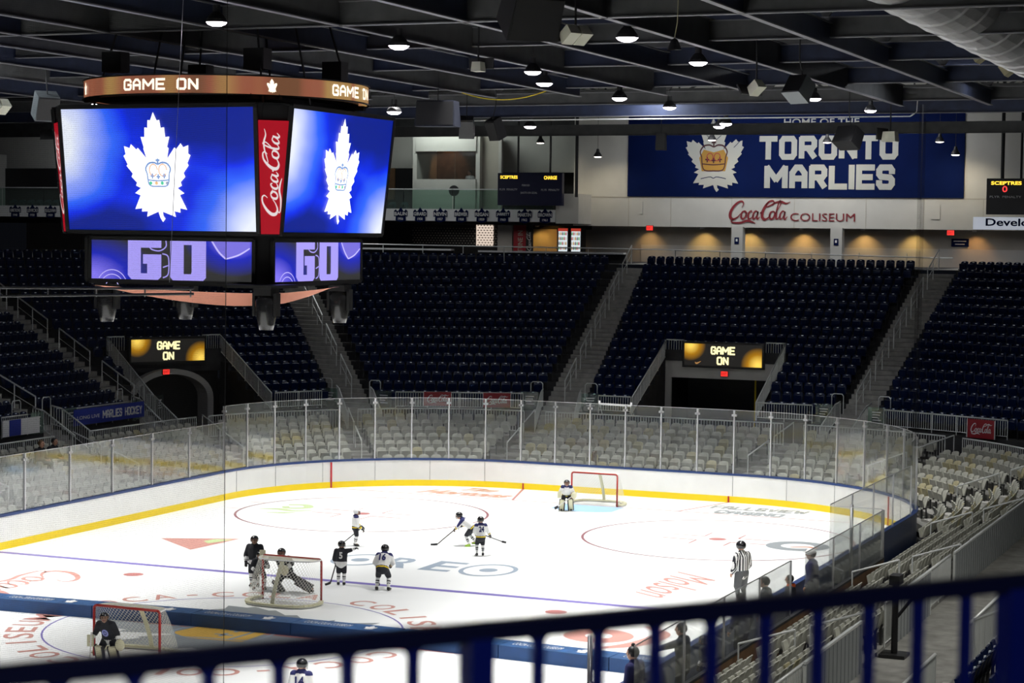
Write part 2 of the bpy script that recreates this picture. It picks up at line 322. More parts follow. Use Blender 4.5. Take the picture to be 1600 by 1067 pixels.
def ring2(cx, cy, r, w, n=64, a0=0, a1=360):
    q = []
    for i in range(n + 1):
        a = R(a0 + (a1 - a0) * i / n); q += [(cx + r * cos(a), cy + r * sin(a), .004), (cx + (r + w) * cos(a), cy + (r + w) * sin(a), .004)]
    mb = MB(); mb.add(q, [(2 * i, 2 * i + 1, 2 * i + 3, 2 * i + 2) for i in range(n)]); return mb
for y in (7.62, -7.92): onice('blue_line', flat([rect(-12.95, y, 25.9, .3)], ICE, .004), MK['blue'])
onice('centre_line', flat([rect(-12.95, -.15, 25.9, .3)], ICE, .004), MK['red'])
for s in (1,):
    onice('goal_line', flat([rect(-11.2, 27.08, 22.4, .09)], ICE, .005), MK['red'])
    onice('trapezoid_line', flat([[(-3.38, 27.1), (-3.28, 27.1), (-4.22, 30.45), (-4.32, 30.45)]], ICE, .005), MK['red'])
    onice('trapezoid_line', flat([[(3.38, 27.1), (3.28, 27.1), (4.22, 30.45), (4.32, 30.45)]], ICE, .005), MK['red'])
    cr_ = [(-1.22, 27.1), (-1.22, 25.73)] + [(1.83 * sin(a), 27.1 - 1.83 * cos(a)) for a in [R(-41 + 82 * i / 12) for i in range(13)]] + [(1.22, 25.73), (1.22, 27.1)]
    onice('goal_crease', flat([cr_], ICE, .004), MK['crease'])
onice('centre_circle', ring2(0, 0, 4.54, .05), MK['blue'])
for cx in (-6.71, 6.71):
    onice('face_off_circle', ring2(cx, 21.03, 4.52, .09), MK['pale'])
    onice('face_off_spot', flat([circ(cx, 21.03, .3)], ICE, .004), MK['red'])
    for cy in (6.1, -6.1): onice('neutral_spot', flat([circ(cx, cy, .3)], ICE, .004), MK['red'])
    mb = MB()
    for sx in (-1, 1):
        for sy in (-1, 1):
            a, b = cx + sx * .6, 21.03 + sy * .45
            mb.v += []; m2 = flat([rect(min(a, a + sx * 1.2), b - .045, 1.2, .09), rect(a - .03, min(b, b + sy * .9), .06, .9)], ICE, .004); mb.add(m2.v, m2.f)
        m2 = flat([rect(cx + sx * 4.55 + (0 if sx > 0 else -.6), 21.03 - .9, .6, .05), rect(cx + sx * 4.55 + (0 if sx > 0 else -.6), 21.03 + .9, .6, .05)], ICE, .004); mb.add(m2.v, m2.f)
    onice('face_off_mark', mb, MK['red'])
# ring of lettering round the centre circle, twice over
mb = MB(); S = 'COCA-COLA COLISEUM '; N = 2 * len(S); k = 0
a_c = 73.8 + 10 * 360 / N
for i in range(N):
    ch = S[i % len(S)]; ang = R(a_c - i * 360 / N)
    if ch == ' ': continue
    r0, h = 4.75, .75; wd = {'I': .16, '-': .3, 'M': .85}.get(ch, .62); hh = .14 if ch == '-' else h
    up = V((cos(ang), sin(ang), 0)); rt = V((sin(ang), -cos(ang), 0))
    fr = Frame(up * r0, rt, up); fr.n = V((0, 0, 1)); text(mb, ch, -wd / 2, (h - hh) / 2 if ch == '-' else 0, wd, hh, fr, .01, .004)
onice('ring_lettering', mb, MK['coke'])
LF = Frame((0, 0, 0), (0, 1, 0), (-1, 0, 0)); LF.n = V((0, 0, 1))
onice('centre_leaf', flat([leaf(0, 0, 8.2)], LF, .0035), MK['grey'])
mb = MB()
for st in CROWN: ribbon(mb, st, LF, .006, (1.35, 1.5), (0, -.6), 1.3)
onice('crown_outline', mb, MK['navy'])
onice('crown', flat([[(-1.2, -1.2), (1.2, -1.2), (1.35, .3), (.9, 1.0), (0, .8), (-.9, 1.0), (-1.35, .3)]], LF, .005), MK['yel'])
DN = Frame((0, 0, 0), (0, -1, 0), (1, 0, 0)); DN.n = V((0, 0, 1))   # lettering read from the far-left boards
mb = MB(); coke(mb, DN, -6.15, -9.6, 7.2, .004, 2.1); onice('script_lettering', mb, MK['coke'])
mb = MB(); text(mb, 'Molson', -14.0, 7.6, 4.0, 1.5, DN, .0, .004, .25); onice('script_lettering', mb, MK['coke'])
mb = MB(); text(mb, 'Tim', -6.6, 28.9, 1.5, .9, ICE, .05, .004, .3); text(mb, 'Hortons', -7.7, 27.5, 3.7, 1.15, ICE, .05, .004, .12); onice('script_lettering', mb, MK['orange'])
mb = MB(); block(mb, 'FALLSVIEW', 4.1, 28.5, 3.7, .85, ICE, .004); block(mb, 'CASINO', 4.6, 27.3, 2.6, .85, ICE, .004); onice('block_lettering', mb, MK['grey'])
mb = MB()
for i, ch in enumerate('OREO'):
    if ch == 'O':
        m2 = ring2(-2.0 + i * 1.45, 11.6, .72, .14, 30); mb.add([(x, 11.6 + (y - 11.6) * 1.35, z) for x, y, z in m2.v], m2.f)
        m2 = flat([circ(-2.0 + i * 1.45, 11.6, .28, .34, 14)], ICE, .004); mb.add(m2.v, m2.f)
    else: text(mb, ch, -2.55 + i * 1.45, 10.75, 1.0, 1.8, ICE, .015, .004)
onice('block_lettering', mb, MK['navy'])
onice('triangle_mark', flat([[(-9.9, 12.6), (-7.5, 13.7), (-7.7, 10.9)]], ICE, .004), MK['coke'])
onice('triangle_leaf', flat([[(-8.2, 13.2), (-7.6, 13.4), (-7.9, 12.3), (-8.3, 12.7)]], ICE, .006), MK['green'])
mb = MB()
for st in ([(-10.6, 20.4, .1), (-10, 20.7, .35), (-9.3, 20.5, .3), (-8.7, 20.9, .1)], [(-10.2, 21.9, .3), (-9.6, 22.1, .35), (-9.2, 21.5, .35), (-9.8, 21.1, .3), (-10.1, 21.5, .25)], [(-9.9, 19.7, .1), (-9.3, 19.9, .3), (-9.0, 20.2, .1)]): ribbon(mb, st, ICE, .004)
onice('swirl_mark', mb, MK['green'])
onice('round_mark', ring2(9.55, 20.75, .55, .5, 30), MK['grey'])
mb = MB(); ribbon(mb, [(9.4, 20.4, .1), (9.9, 20.7, .22), (10.3, 20.5, .1)], ICE, .006); onice('swirl_mark', mb, MK['orange'])
mb = ring2(8.9, 3.5, .35, .55, 30); onice('round_mark', mb, MK['coke'])
mb = MB(); ribbon(mb, [(9.3, 1.9, .1), (10.1, 2.9, .5), (10.3, 4.4, .45), (9.6, 5.2, .1)], ICE, .004); onice('swirl_mark', mb, MK['coke'])

# ---------------------------------------------------------------- dasher boards and glass
brd = thing('dasher_boards', 'white rink boards with yellow kick plate and navy cap around the ice', 'boards', (0, 0, 0))
def strip(mb, A, B):                                          # closed strip between two 3-D loops
    n = len(A); mb.add(list(A) + list(B), [(i, (i + 1) % n, (i + 1) % n + n, i + n) for i in range(n)])
I, O, CI, CO = rink(0), rink(.12), rink(-.015), rink(.16)
at = lambda P, z: [(x, y, z) for x, y in P]
K = rink(-.012)
mb = MB(); strip(mb, at(I, 1.04), at(I, .0)); mb.build('board_face', M['board'], brd)
mb = MB(); strip(mb, at(K, .24), at(K, .0)); strip(mb, at(I, .24), at(K, .24)); mb.build('kick_plate', M['kick'], brd)
mb = MB(); strip(mb, at(O, .0), at(O, 1.04)); mb.build('outer_skirt', M['cap'], brd)
mb = MB(); strip(mb, at(CI, 1.04), at(CO, 1.04)); strip(mb, at(CO, 1.12), at(CI, 1.12)); strip(mb, at(CI, 1.12), at(CI, 1.04)); strip(mb, at(CO, 1.04), at(CO, 1.12)); mb.build('cap_rail', M['cap'], brd)
for sx in (-1, 1): MB().box((sx * 11.17, 27.13, .52), (.03, .07, 1.02), X=(.8, .6 * sx, 0), Y=(-.6 * sx, .8, 0)).build('goal_line_stripe', M['red'], brd)
for sx in (-1, 1):
    mb = MB(); mb.box((sx * 4.27, 30.455, .12), (.06, .01, .25)); mb.build('trapezoid_mark', M['red'], brd)
mb = MB()
for i in range(0, 76, 3):
    x, y = I[i]; x2, y2 = K[i]
    MB().tube((x2, y2, .25), (x2, y2, 1.03), .006, 4).build('panel_seam', M['concd'], brd)

def pane(a, b, z0, z1, label, posts=True, slim=False):
    a, b = V(a), V(b); d = (b - a).normalized()
    t = thing('glass_pane', label, 'rink glass', (a.x, a.y, z0), 'rink glass panes')
    mb = MB(); mid = (a + b) / 2; mb.box((mid.x, mid.y, (z0 + z1) / 2), ((b - a).length - .03, .014, z1 - z0), X=(d.x, d.y, 0), Y=(-d.y, d.x, 0)); mb.build('glass', M['glass'], t)
    MB().box((mid.x, mid.y, z1), ((b - a).length - .03, .02, .018), X=(d.x, d.y, 0), Y=(-d.y, d.x, 0)).build('top_edge', M['alu'], t)
    if slim: MB().box((a.x, a.y, (z0 + z1) / 2), (.035, .04, z1 - z0), X=(d.x, d.y, 0), Y=(-d.y, d.x, 0)).build('post', M['alu'], t)
    elif posts:
        mb = MB(); mb.box((a.x, a.y, (z0 + z1) / 2 - .1), (.05, .07, z1 - z0 - .2), X=(d.x, d.y, 0), Y=(-d.y, d.x, 0)); pst = mb.build('post', M['alu'], t)
        mb = MB(); mb.box((a.x, a.y, z1 - .2), (.2, .09, .08), X=(d.x, d.y, 0), Y=(-d.y, d.x, 0)); mb.box((a.x, a.y, z1 - .12), (.07, .09, .24), X=(d.x, d.y, 0), Y=(-d.y, d.x, 0)); mb.build('clip', M['alu'], pst)
    return t
c_ = rink(.06)
def arcpt(cx, cy, a): return (cx + (RC + .07) * cos(R(a)), cy + (RC + .07) * sin(R(a)), 0)
k = 0
ordn = ['first', 'second', 'third', 'fourth', 'fifth', 'sixth', 'seventh', 'eighth', 'ninth', 'tenth', 'eleventh', 'twelfth', 'thirteenth', 'fourteenth', 'fifteenth', 'sixteenth', 'seventeenth', 'eighteenth', 'nineteenth', 'twentieth'] + ['%dth' % i for i in range(21, 60)]
ys = [21.95 - 2.5 * i for i in range(0, 10)]
for i, (y0, y1) in enumerate(zip(ys, ys[1:])): pane((-13.02, y0, 0), (-13.02, y1, 0), 1.12, 2.95, 'lower clear glass pane on left side boards, %s from the far corner' % ordn[i])
A = [180 - 10 * i for i in range(10)]
for i, (a0, a1) in enumerate(zip(A, A[1:])): pane(arcpt(-4.42, 21.95, a0), arcpt(-4.42, 21.95, a1), 1.12, 3.56, 'tall clear glass pane round the far left corner, %s from the side boards' % ordn[i])
xs = [-4.42 + 8.84 / 6 * i for i in range(7)]
for i, (x0, x1) in enumerate(zip(xs, xs[1:])): pane((x0, 30.55, 0), (x1, 30.55, 0), 1.12, 3.56, 'tall clear glass pane behind the far goal, %s from the left' % ordn[i])
A = [90 - 10 * i for i in range(10)]
for i, (a0, a1) in enumerate(zip(A, A[1:])): pane(arcpt(4.42, 21.95, a0), arcpt(4.42, 21.95, a1), 1.12, 3.56, 'tall clear glass pane round the far right corner, %s from the end boards' % ordn[i])
ys = [21.95, 19.2, 16.4, 13.6, 10.9]
for i, (y0, y1) in enumerate(zip(ys, ys[1:])): pane((13.02, y0, 0), (13.02, y1, 0), 1.12, 2.76, 'clear glass pane on right side boards, %s from the far corner' % ordn[i], slim=True)
# bench enclosure on the right side
bw = thing('bench_back_wall', 'brown plywood wall behind the team bench on the right', 'wall panel', (14.5, 0, 0))
mb = MB(); mb.box((14.5, -5.5, .65), (.07, 33.1, 1.3)); mb.build('panel', M['brown'], bw)
mb = MB(); mb.box((14.5, -5.5, 1.34), (.1, 33.1, .05)); mb.build('cap', M['dark'], bw)
mb = MB(); mb.box((13.77, -5.5, .13), (1.3, 33, .26)); struct('floor_bench', mb, M['conc'])
tb = thing('team_bench', 'long brown team bench along the plywood wall on the right', 'bench', (14.3, 0, .26))
MB().box((14.3, -5.5, .70), (.28, 30, .05)).build('seat', M['brown'], tb)
for yy in (-20, -15, -10, -5, 0, 5, 9): MB().box((14.3, yy, .47), (.2, .06, .42)).build('leg', M['dark'], tb)
nm = ['bench glass pane nearest the far corner', 'bench glass pane in front of the man in a white cap', 'bench glass pane just before the gap in the glass', 'bench glass pane just past the gap in the glass', 'bench glass pane behind the grey jacket', 'bench glass pane behind the blue jacket man', 'bench glass pane behind the woman in a bun', 'bench glass pane nearest the rail']
for i, (y0, y1) in enumerate(((11.07, 8.2), (8.2, 5.3), (5.3, 2.45), (1.15, -1.5), (-1.5, -4.2), (-4.2, -6.9), (-6.9, -9.9))):
    pane((14.5, y0, 0), (14.5, y1, 0), 1.37, 2.68, nm[i], slim=True)
pane((14.45, 11.07, 0), (13.08, 11.07, 0), .3, 2.7, 'glass pane closing the far end of the team bench', slim=True)
for (y, lab) in ((12.35, 'steel bench post beside the far end of the team bench'), (-9.0, 'steel bench post rising over the blue ice divider')):
    o = MB().tube((13.3, y, .26), (13.3, y, 2.6), .05, 12).build('bench_post', M['alu'], smooth=True); tag(o, lab, 'post')

# ---------------------------------------------------------------- foam divider across the ice
xs = [-12.6, -9.7, -6.8, -3.9, -1.0, 1.9, 4.8, 7.7, 10.6, 12.8]
for i, (x0, x1) in enumerate(zip(xs, xs[1:])):
    y = .03 if x0 < -8 else 0
    yy = [-.42, -.42, -.4, -.2, .0, .02, 0, -.2, -.4, -.55]
    a, b = V((x0, yy[i] + .15, 0)), V((x1, yy[i + 1] + .15, 0)); d = (b - a).normalized(); L = (b - a).length
    t = thing('ice_divider', 'blue padded divider block across the ice, %s from the left boards' % ordn[i], 'rink divider', (a.x, a.y, 0), 'blue divider pads')
    fr = Frame(a, d, (0, 0, 1)); n = V((-d.y, d.x, 0)); c = (a + b) / 2 + n * .19
    mb = MB(); mb.box(c + V((0, 0, .16)), (L - .02, .68, .32), X=d, Y=n); mb.build('pad', M['padblue'], t)
    mb = MB(); mb.box(c + V((0, 0, .325)), (L - .02, .68, .012), X=d, Y=n); mb.build('pad_top', M['padtop'], t)
    tf = Frame(a - n * .1 + V((0, 0, .333)), d, n); tf.n = V((0, 0, 1)); mb = MB()
    text(mb, 'COCA-COLA COLISEUM', .25, .15, 1.3, .26, tf, .0, .004)
    m2 = flat([leaf(2.1, .28, .45)], tf, .004); mb.add(m2.v, m2.f); mb.build('lettering', M['white'], t)

# ---------------------------------------------------------------- seats
def seat_mb(M0, fr_, plate=False):
    mb = MB(); W = .43                                        # faces -Y (towards the ice)
    mb.mi = 0
    prof = [(-.03, .40), (.0, .47), (.035, .62), (.075, .76), (.1, .82), (.125, .835)]
    rows = []
    for j, (y, z) in enumerate(prof):
        hw = [.19, .205, .21, .2, .165, .11][j]
        rows.append([(x * hw, y + .035 * (1 - abs(x)) ** .7 * (1 if j < 5 else .6), z - (.0 if j < 4 else .012 * x * x)) for x in (-1, -.6, 0, .6, 1)])
    q = [p for r in rows for p in r] + [(x, y + .03, z) for r in rows for (x, y, z) in r]; n = len(rows) * 5; f = []
    for j in range(len(rows) - 1):
        for i in range(4):
            a = j * 5 + i; f.append((a, a + 1, a + 6, a + 5)); f.append((a + n, a + 5 + n, a + 6 + n, a + 1 + n))
    for i in range(4): a = (len(rows) - 1) * 5 + i; f.append((a, a + 1, a + 1 + n, a + n)); f.append((i, i + n, i + 1 + n, i + 1))
    for j in range(len(rows) - 1): a = j * 5; f.append((a, a + 5, a + 5 + n, a + n)); a += 4; f.append((a, a + n, a + 5 + n, a + 5))
    mb.add(q, f)
    # folded seat pan
    mb.box((0, -.075, .55), (.39, .05, .33), Y=(0, .97, .24), Z=(0, -.24, .97), taper=.86)
    mb.box((0, -.04, .40), (.37, .1, .04))
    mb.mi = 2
    if plate: mb.box((0, .085, .79), (.09, .03, .042))  # pale plate added as a bright highlight dot on each seat back
    mb.mi = 1
    for s in (-1, 1): mb.box((s * .225, -.02, .43), (.025, .16, .05)); mb.box((s * .225, .02, .21), (.03, .05, .42))
    return mb
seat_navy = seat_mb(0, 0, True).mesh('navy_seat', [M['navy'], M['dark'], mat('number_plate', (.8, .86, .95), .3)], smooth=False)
seat_grey = seat_mb(0, 0).mesh('grey_seat', [M['grey'], M['seatfr']])
seat_yel = seat_mb(0, 0).mesh('yellow_seat', [M['yel'], M['seatfr']])  # yellow tint stands in for the kick plate's reflection in the glass
for me in (seat_navy, seat_grey, seat_yel): me.polygons.foreach_set('use_smooth', [i < 56 for i in range(len(me.polygons))])
seats = {'navy': [], 'grey': []}                              # (location, rotation, label)

# ---------------------------------------------------------------- lower bowl
INN = [(13.5, -24), (13.5, -5), (13.5, 12), (13.5, 21.95)] + [(4.42 + 9.0 * cos(R(a)), 21.95 + 9.0 * sin(R(a))) for a in (22.5, 45, 67.5, 90)] + [(0, 30.95)] + [(-4.42 + 9.0 * cos(R(a)), 21.95 + 9.0 * sin(R(a))) for a in (90, 112.5, 135, 157.5)] + [(-13.45, 21.95), (-13.45, 10), (-13.45, -4)]
OUT = [(17.4, -24), (17.4, -5), (17.4, 12), (17.4, 23)] + [(16.7, 28.6), (15.1, 32.7), (11, 36.5), (5.2, 38.1), (0, 38.3), (-5, 38.3), (-10.8, 37.6), (-15, 34.2), (-17.7, 29.8), (-18.4, 24), (-18.4, 10), (-18.4, -4)]
NS = 12
INs, OUs = crom(INN, NS), crom(OUT, NS)
def bowl(f, off=0.0):                                         # curve between the boards and the back rail
    return [V((a[0] + (b[0] - a[0]) * f, a[1] + (b[1] - a[1]) * f, 0)) for a, b in zip(INs, OUs)]
NR = 7; LZ = lambda k: .30 + .185 * k
HB = NS * 2                                                   # first stations lie along the bench: two rows fewer
low = MB(); 
for k in range(NR):
    A, B = bowl(k / NR), bowl((k + 1) / NR); z = LZ(k); z0 = LZ(k - 1) if k else 0
    s0 = int(NS * 2.55) if k < 2 else 0
    for i in range(s0, len(A) - 1):
        low.quad((A[i].x, A[i].y, z), (A[i + 1].x, A[i + 1].y, z), (B[i + 1].x, B[i + 1].y, z), (B[i].x, B[i].y, z))
        zz = z0 if not (k == 2 and i < NS * 2.55) else 0
        low.quad((A[i].x, A[i].y, zz), (A[i + 1].x, A[i + 1].y, zz), (A[i + 1].x, A[i + 1].y, z), (A[i].x, A[i].y, z))
struct('floor_lower_stand', low, M['conc'])
con = MB(); A = bowl(1); B = bowl(2.1)
for i in range(len(A) - 1):
    con.quad((A[i].x, A[i].y, 1.42), (A[i + 1].x, A[i + 1].y, 1.42), (B[i + 1].x, B[i + 1].y, 1.42), (B[i].x, B[i].y, 1.42))
    con.quad((A[i].x, A[i].y, 1.3), (A[i + 1].x, A[i + 1].y, 1.3), (A[i + 1].x, A[i + 1].y, 1.5), (A[i].x, A[i].y, 1.5))
struct('floor_concourse', con, M['conc'])
# aisle stations in curve parameter
def param_of(x, y):
    best = (1e9, 0)
    for f in (.25, .5, .75):
        for i, p in enumerate(bowl(f)):
            d = (p.x - x) ** 2 + (p.y - y) ** 2
            if d < best[0]: best = (d, i)
    return best[1]
AIS = [param_of(15.5, -13), param_of(15.5, -3.5), param_of(15.5, 7.5), param_of(15.5, 17.5), param_of(14.2, 27.5), param_of(10.2, 33.2), param_of(4.6, 34.6), param_of(-6.5, 34.8), param_of(-12.6, 32.2), param_of(-16, 26.8), param_of(-16, 19.5), param_of(-16, 11), param_of(-16, 3)]
secnames = ['right stand nearest the rail', 'right stand by the bench', 'right stand behind the bench end', 'right stand past the bench', 'far right corner stand', 'far right corner end block', 'stand right of the far goal', 'stand behind the far goal', 'stand left of the far goal', 'far left corner stand', 'left corner side block', 'left side stand', 'left side stand near the glass', 'left side stand at the picture edge']
aisle_mid = {}
for k in range(NR):
    C = bowl((k + .62) / NR); z = LZ(k); acc = 0; nxt = .3; sec_cnt = {}
    acis = [C[a] for a in AIS]
    for i in range(len(C) - 1):
        if k < 2 and i < NS * 2.55 + 1: continue
        a, b = C[i], C[i + 1]; L = (b - a).length; d = (b - a) / L
        while nxt < acc + L:
            p = a + d * (nxt - acc); nxt += .5
            if min((p - q).length for q in acis) < .68: continue
            sec = sum(1 for q in AIS if i >= q); c = sec_cnt[sec] = sec_cnt.get(sec, 0) + 1
            rz = math.atan2(d.y, d.x) + pi
            seats['grey'].append(((p.x, p.y, z), rz, 'grey seat, %s row up, %s from right, %s' % (ordn[k], ordn[c - 1] if c < 50 else 'far', secnames[sec])))
        acc += L
# lower aisle steps
for n, ai in enumerate(AIS):
    st = MB()
    for k in range(NR):
        A, B = bowl(k / NR), bowl((k + 1) / NR)
        a, b = A[ai], B[ai]; u = (b - a).normalized(); s = V((-u.y, u.x, 0))
        if k < 2 and ai < NS * 2.55: continue
        m = (a + b) / 2; L = (b - a).length
        st.box(a + u * L * .75 + V((0, 0, LZ(k) + .045)), (.95, L * .5, .09), X=s, Y=u)
    struct('floor_aisle', st, M['step'])
    for (k0, k1) in ((2, 4.2), (4.8, 7)):
        a0, a1 = bowl(k0 / NR)[ai], bowl(k1 / NR)[ai]
        z0, z1 = .3 + .185 * k0 + .9, .3 + .185 * k1 + .9
        t = thing('aisle_handrail', 'grey handrail %s in the aisle left of the %s' % ('low' if k0 < 3 else 'high', secnames[n]), 'handrail', (a0.x, a0.y, z0 - .9), 'lower aisle handrails')
        MB().path([(a0.x, a0.y, z0), (a1.x, a1.y, z1)], .028).build('top_rail', M['rail'], t)
        for q, zq in ((a0, z0), (a1, z1)): MB().tube((q.x, q.y, zq - .92), (q.x, q.y, zq), .02, 6).build('post', M['rail'], t)

# ---------------------------------------------------------------- railings
BAR = MB().box((0, 0, .5), (.02, .02, 1)).mesh('bar', M['rail'])
BARS = {}
def railing(name, label, pts, h, gap=.125, post=1.9, low=.08, base=0, cat='railing', group=None, lean=0):
    """barred guard rail; pts = top rail line, h = height of the bars under it"""
    pts = [V(p) for p in pts]; o = pts[0] - V((0, 0, h + base))
    t = thing(name, label, cat, o, group)
    MB().path(pts, .032).build('top_rail', M['rail'], t, smooth=True)
    MB().path([p - V((0, 0, h - low)) for p in pts], .016).build('bottom_rail', M['rail'], t)
    for a, b in zip(pts, pts[1:]):
        L = (b - a).length; n = max(1, round(L / post))
        for i in range(n + 1):
            if i == n and b is not pts[-1]: continue
            p = a.lerp(b, i / n); MB().tube(p - V((0, 0, h + base)), p, .02, 6).build('post', M['rail'], t)
        m = int(L / gap)
        hh = h - low
        for i in range(1, m):
            p = a.lerp(b, i / m)
            q = link('baluster', BAR, t, (p.x - o.x, p.y - o.y, p.z - hh - o.z)); q.scale = (1, 1, hh)
    return t

# ---------------------------------------------------------------- upper bowl
NU = 17; DU = .8
UZ = lambda k: 2.3 + .378 * k
class Block:
    def __init__(s, o, e, fa, fb, ba, bb, name, notch=None, bk=17):
        s.o = V((*o, 0)); s.e = V((*e, 0)).normalized(); s.n = V((-s.e.y, s.e.x, 0)); s.fa, s.fb, s.ba, s.bb = fa, fb, ba, bb; s.name = name; s.notch = notch
    def ta(s, k): return s.fa + (s.ba - s.fa) * k / NU
    def tb(s, k): return s.fb + (s.bb - s.fb) * k / NU
    def P(s, t, k, z=0): p = s.o + s.e * t + s.n * (k * DU); return V((p.x, p.y, z))
    def spans(s, k):
        if s.notch and k < s.notch[2]: return [x for x in ((s.ta(k), s.notch[0]), (s.notch[1], s.tb(k))) if x[1] - x[0] > .25]
        return [(s.ta(k), s.tb(k))]
    def build(s, seats_on=True):
        mb = MB()
        for k in range(NU):
            z = UZ(k); z0 = UZ(k - 1) if k else 1.42
            for (a, b) in s.spans(k):
                a1 = a if (s.notch and k < s.notch[2] and a == s.notch[1]) else s.ta(k + 1); b1 = b if (s.notch and k < s.notch[2] and b == s.notch[0]) else s.tb(k + 1)
                mb.quad(s.P(a, k, z), s.P(b, k, z), s.P(b1, k + 1, z), s.P(a1, k + 1, z))
                mb.quad(s.P(a, k, z0), s.P(b, k, z0), s.P(b, k, z), s.P(a, k, z))
        z = UZ(NU) ; f = 25 / (NU * DU)
        e0 = s.ba + (s.ba - s.fa) * f; e1 = s.bb + (s.bb - s.fb) * f
        mb.quad(s.P(s.ba, NU, z - .3), s.P(s.bb, NU, z - .3), s.P(s.bb, NU, z), s.P(s.ba, NU, z))
        mb.quad(s.P(s.ba, NU, z), s.P(s.bb, NU, z), s.P(e1, NU + 25 / DU, z), s.P(e0, NU + 25 / DU, z))
        if s.notch:
            n0, n1, nk = s.notch
            for t in (n0, n1):
                for k in range(nk): mb.quad(s.P(t, k, 1.42), s.P(t, k + 1, 1.42), s.P(t, k + 1, UZ(k)), s.P(t, k, UZ(k)))
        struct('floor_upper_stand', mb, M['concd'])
        if not seats_on: return
        rz = math.atan2(s.e.y, s.e.x)
        for k in range(NU):
            c = 0
            for si, (a, b) in enumerate(s.spans(k)):
                L = b - a - .16; n = int(L / .487)
                if n < 1: continue
                for i in range(n):
                    t = a + .08 + (L - n * .487) / 2 + (i + .5) * .487; p = s.P(t, k + .62, UZ(k)); c += 1
                    seats['navy'].append(((p.x, p.y, p.z), rz, 'navy seat, %s row up, %s from left, %s' % (ordn[k], ordn[c - 1], s.name)))
C = Block((0, 40.2), (1, 0), -5.6, 6.0, -7.35, 6.75, 'upper block above the centre tunnel', (-3.15, 2.5, 6))
Mi = Block((-14.2, 36.9), (.917, .399), 0, 7.5, -4.3, 11.8, 'upper block behind the two red signs')
L2 = Block((-20.6, 29), (.507, .862), 0, 9.2, -3.5, 13.5, 'upper block around the arched tunnel', (.1, 5.75, 6))
L3 = Block((-20.3, 27.6), (0, 1), -5.7, -.2, -6.0, 3.3, 'upper left block behind the hockey banner')
L4 = Block((-20.3, 27.6), (0, 1), -22, -6.9, -22, -7.2, 'upper left block at the picture edge')
R1 = Block((7.4, 39.9), (.912, -.411), 0, 7.8, -5.1, 12.2, 'upper block at the far right')
R2 = Block((15.9, 36), (.507, -.862), 0, 9, -4.3, 12.6, 'upper right corner block')
R3 = Block((20.3, -7.6), (0, -1), 0, 22, 0, 22, 'upper right block beside the camera')
R4 = Block((20.3, 16), (0, -1), 0, 22.2, 0, 22.2, 'upper right block past the stairs')
for b in (C, Mi, L2, L3, L4, R1): b.build()
R2.build(False); R3.build(); R4.build()
for s in seats['navy']: pass
def aisle(A, B, name, rails=5, rail_lab='', k0=0):
    mb = MB()
    for k in range(NU * 2):
        kk = k / 2; z = 2.3 + .378 * kk - (.0 if k % 2 == 0 else 0); z0 = z - .189
        kf = kk
        def lt(t0, k): return A.P(A.tb(kf_), kf_, 0)
        p0, p1 = A.P(A.tb(kk), kk, z), B.P(B.ta(kk), kk, z); q0, q1 = A.P(A.tb(kk + .5), kk + .5, z), B.P(B.ta(kk + .5), kk + .5, z)
        mb.quad(p0, p1, q1, q0); mb.quad(p0 - V((0, 0, .19)), p1 - V((0, 0, .19)), p1, p0)
    zt = UZ(NU); a, b = A.P(A.tb(NU), NU, zt), B.P(B.ta(NU), NU, zt); f = (NU + 25 / DU) / NU
    mb.quad(a, b, B.P(B.fa + (B.ba - B.fa) * f, NU + 25 / DU, zt), A.P(A.fb + (A.bb - A.fb) * f, NU + 25 / DU, zt))
    # steps down to the concourse in front
    n = (A.n + B.n).normalized(); pa, pb = A.P(A.tb(0), 0, 2.3), B.P(B.ta(0), 0, 2.3)
    for i in range(5):
        z = 2.3 - .18 * (i + 1); mb.box((pa + pb) / 2 - n * (.14 + .28 * i) + V((0, 0, (z + 1.42) / 2 - 2.3)), ((pb - pa).length, .28, max(.02, z - 1.42)), X=(pb - pa), Y=n)
    struct('floor_aisle', mb, M['step'])
    step = NU / rails
    for r in range(rails):
        ks = r * step + 1.0; ke = ks + step * .72
        P = []
        for kk in (ks, (ks + ke) / 2, ke):
            m = (A.P(A.tb(kk), kk, 0) + B.P(B.ta(kk), kk, 0)) / 2; P.append(V((m.x, m.y, 2.3 + .378 * kk)))
        t = thing('aisle_handrail', 'grey tube handrail in the stairs %s, %s from the bottom' % (name, ordn[r]), 'handrail', P[0], 'upper aisle handrails')
        up = V((0, 0, .95)); dn = P[0] - (P[2] - P[0]).normalized() * .12
        MB().path([P[0] + up, P[2] + up], .032).build('top_rail', M['rail'], t)
        MB().path([P[0] + up * .55, P[2] + up * .55], .014).build('middle_rail', M['rail'], t)
        for q in P: MB().tube(q, q + up, .026, 6).build('post', M['rail'], t)
    return pa, pb, n
ends = {}
ends['A2'] = aisle(Mi, C, 'left of the centre tunnel block')
ends['A3'] = aisle(C, R1, 'right of the centre tunnel block')
ends['A1'] = aisle(L2, Mi, 'left of the two red signs')
ends['A0'] = aisle(L3, L2, 'left of the arched tunnel')
ends['A5'] = aisle(L4, L3, 'at the left picture edge')
aisle(R4, R3, 'beside the nearest navy seats')
nm = {'A2': 'left centre stairs', 'A3': 'right centre stairs', 'A1': 'stairs near the red signs', 'A0': 'stairs beside the arch', 'A5': 'leftmost stairs'}
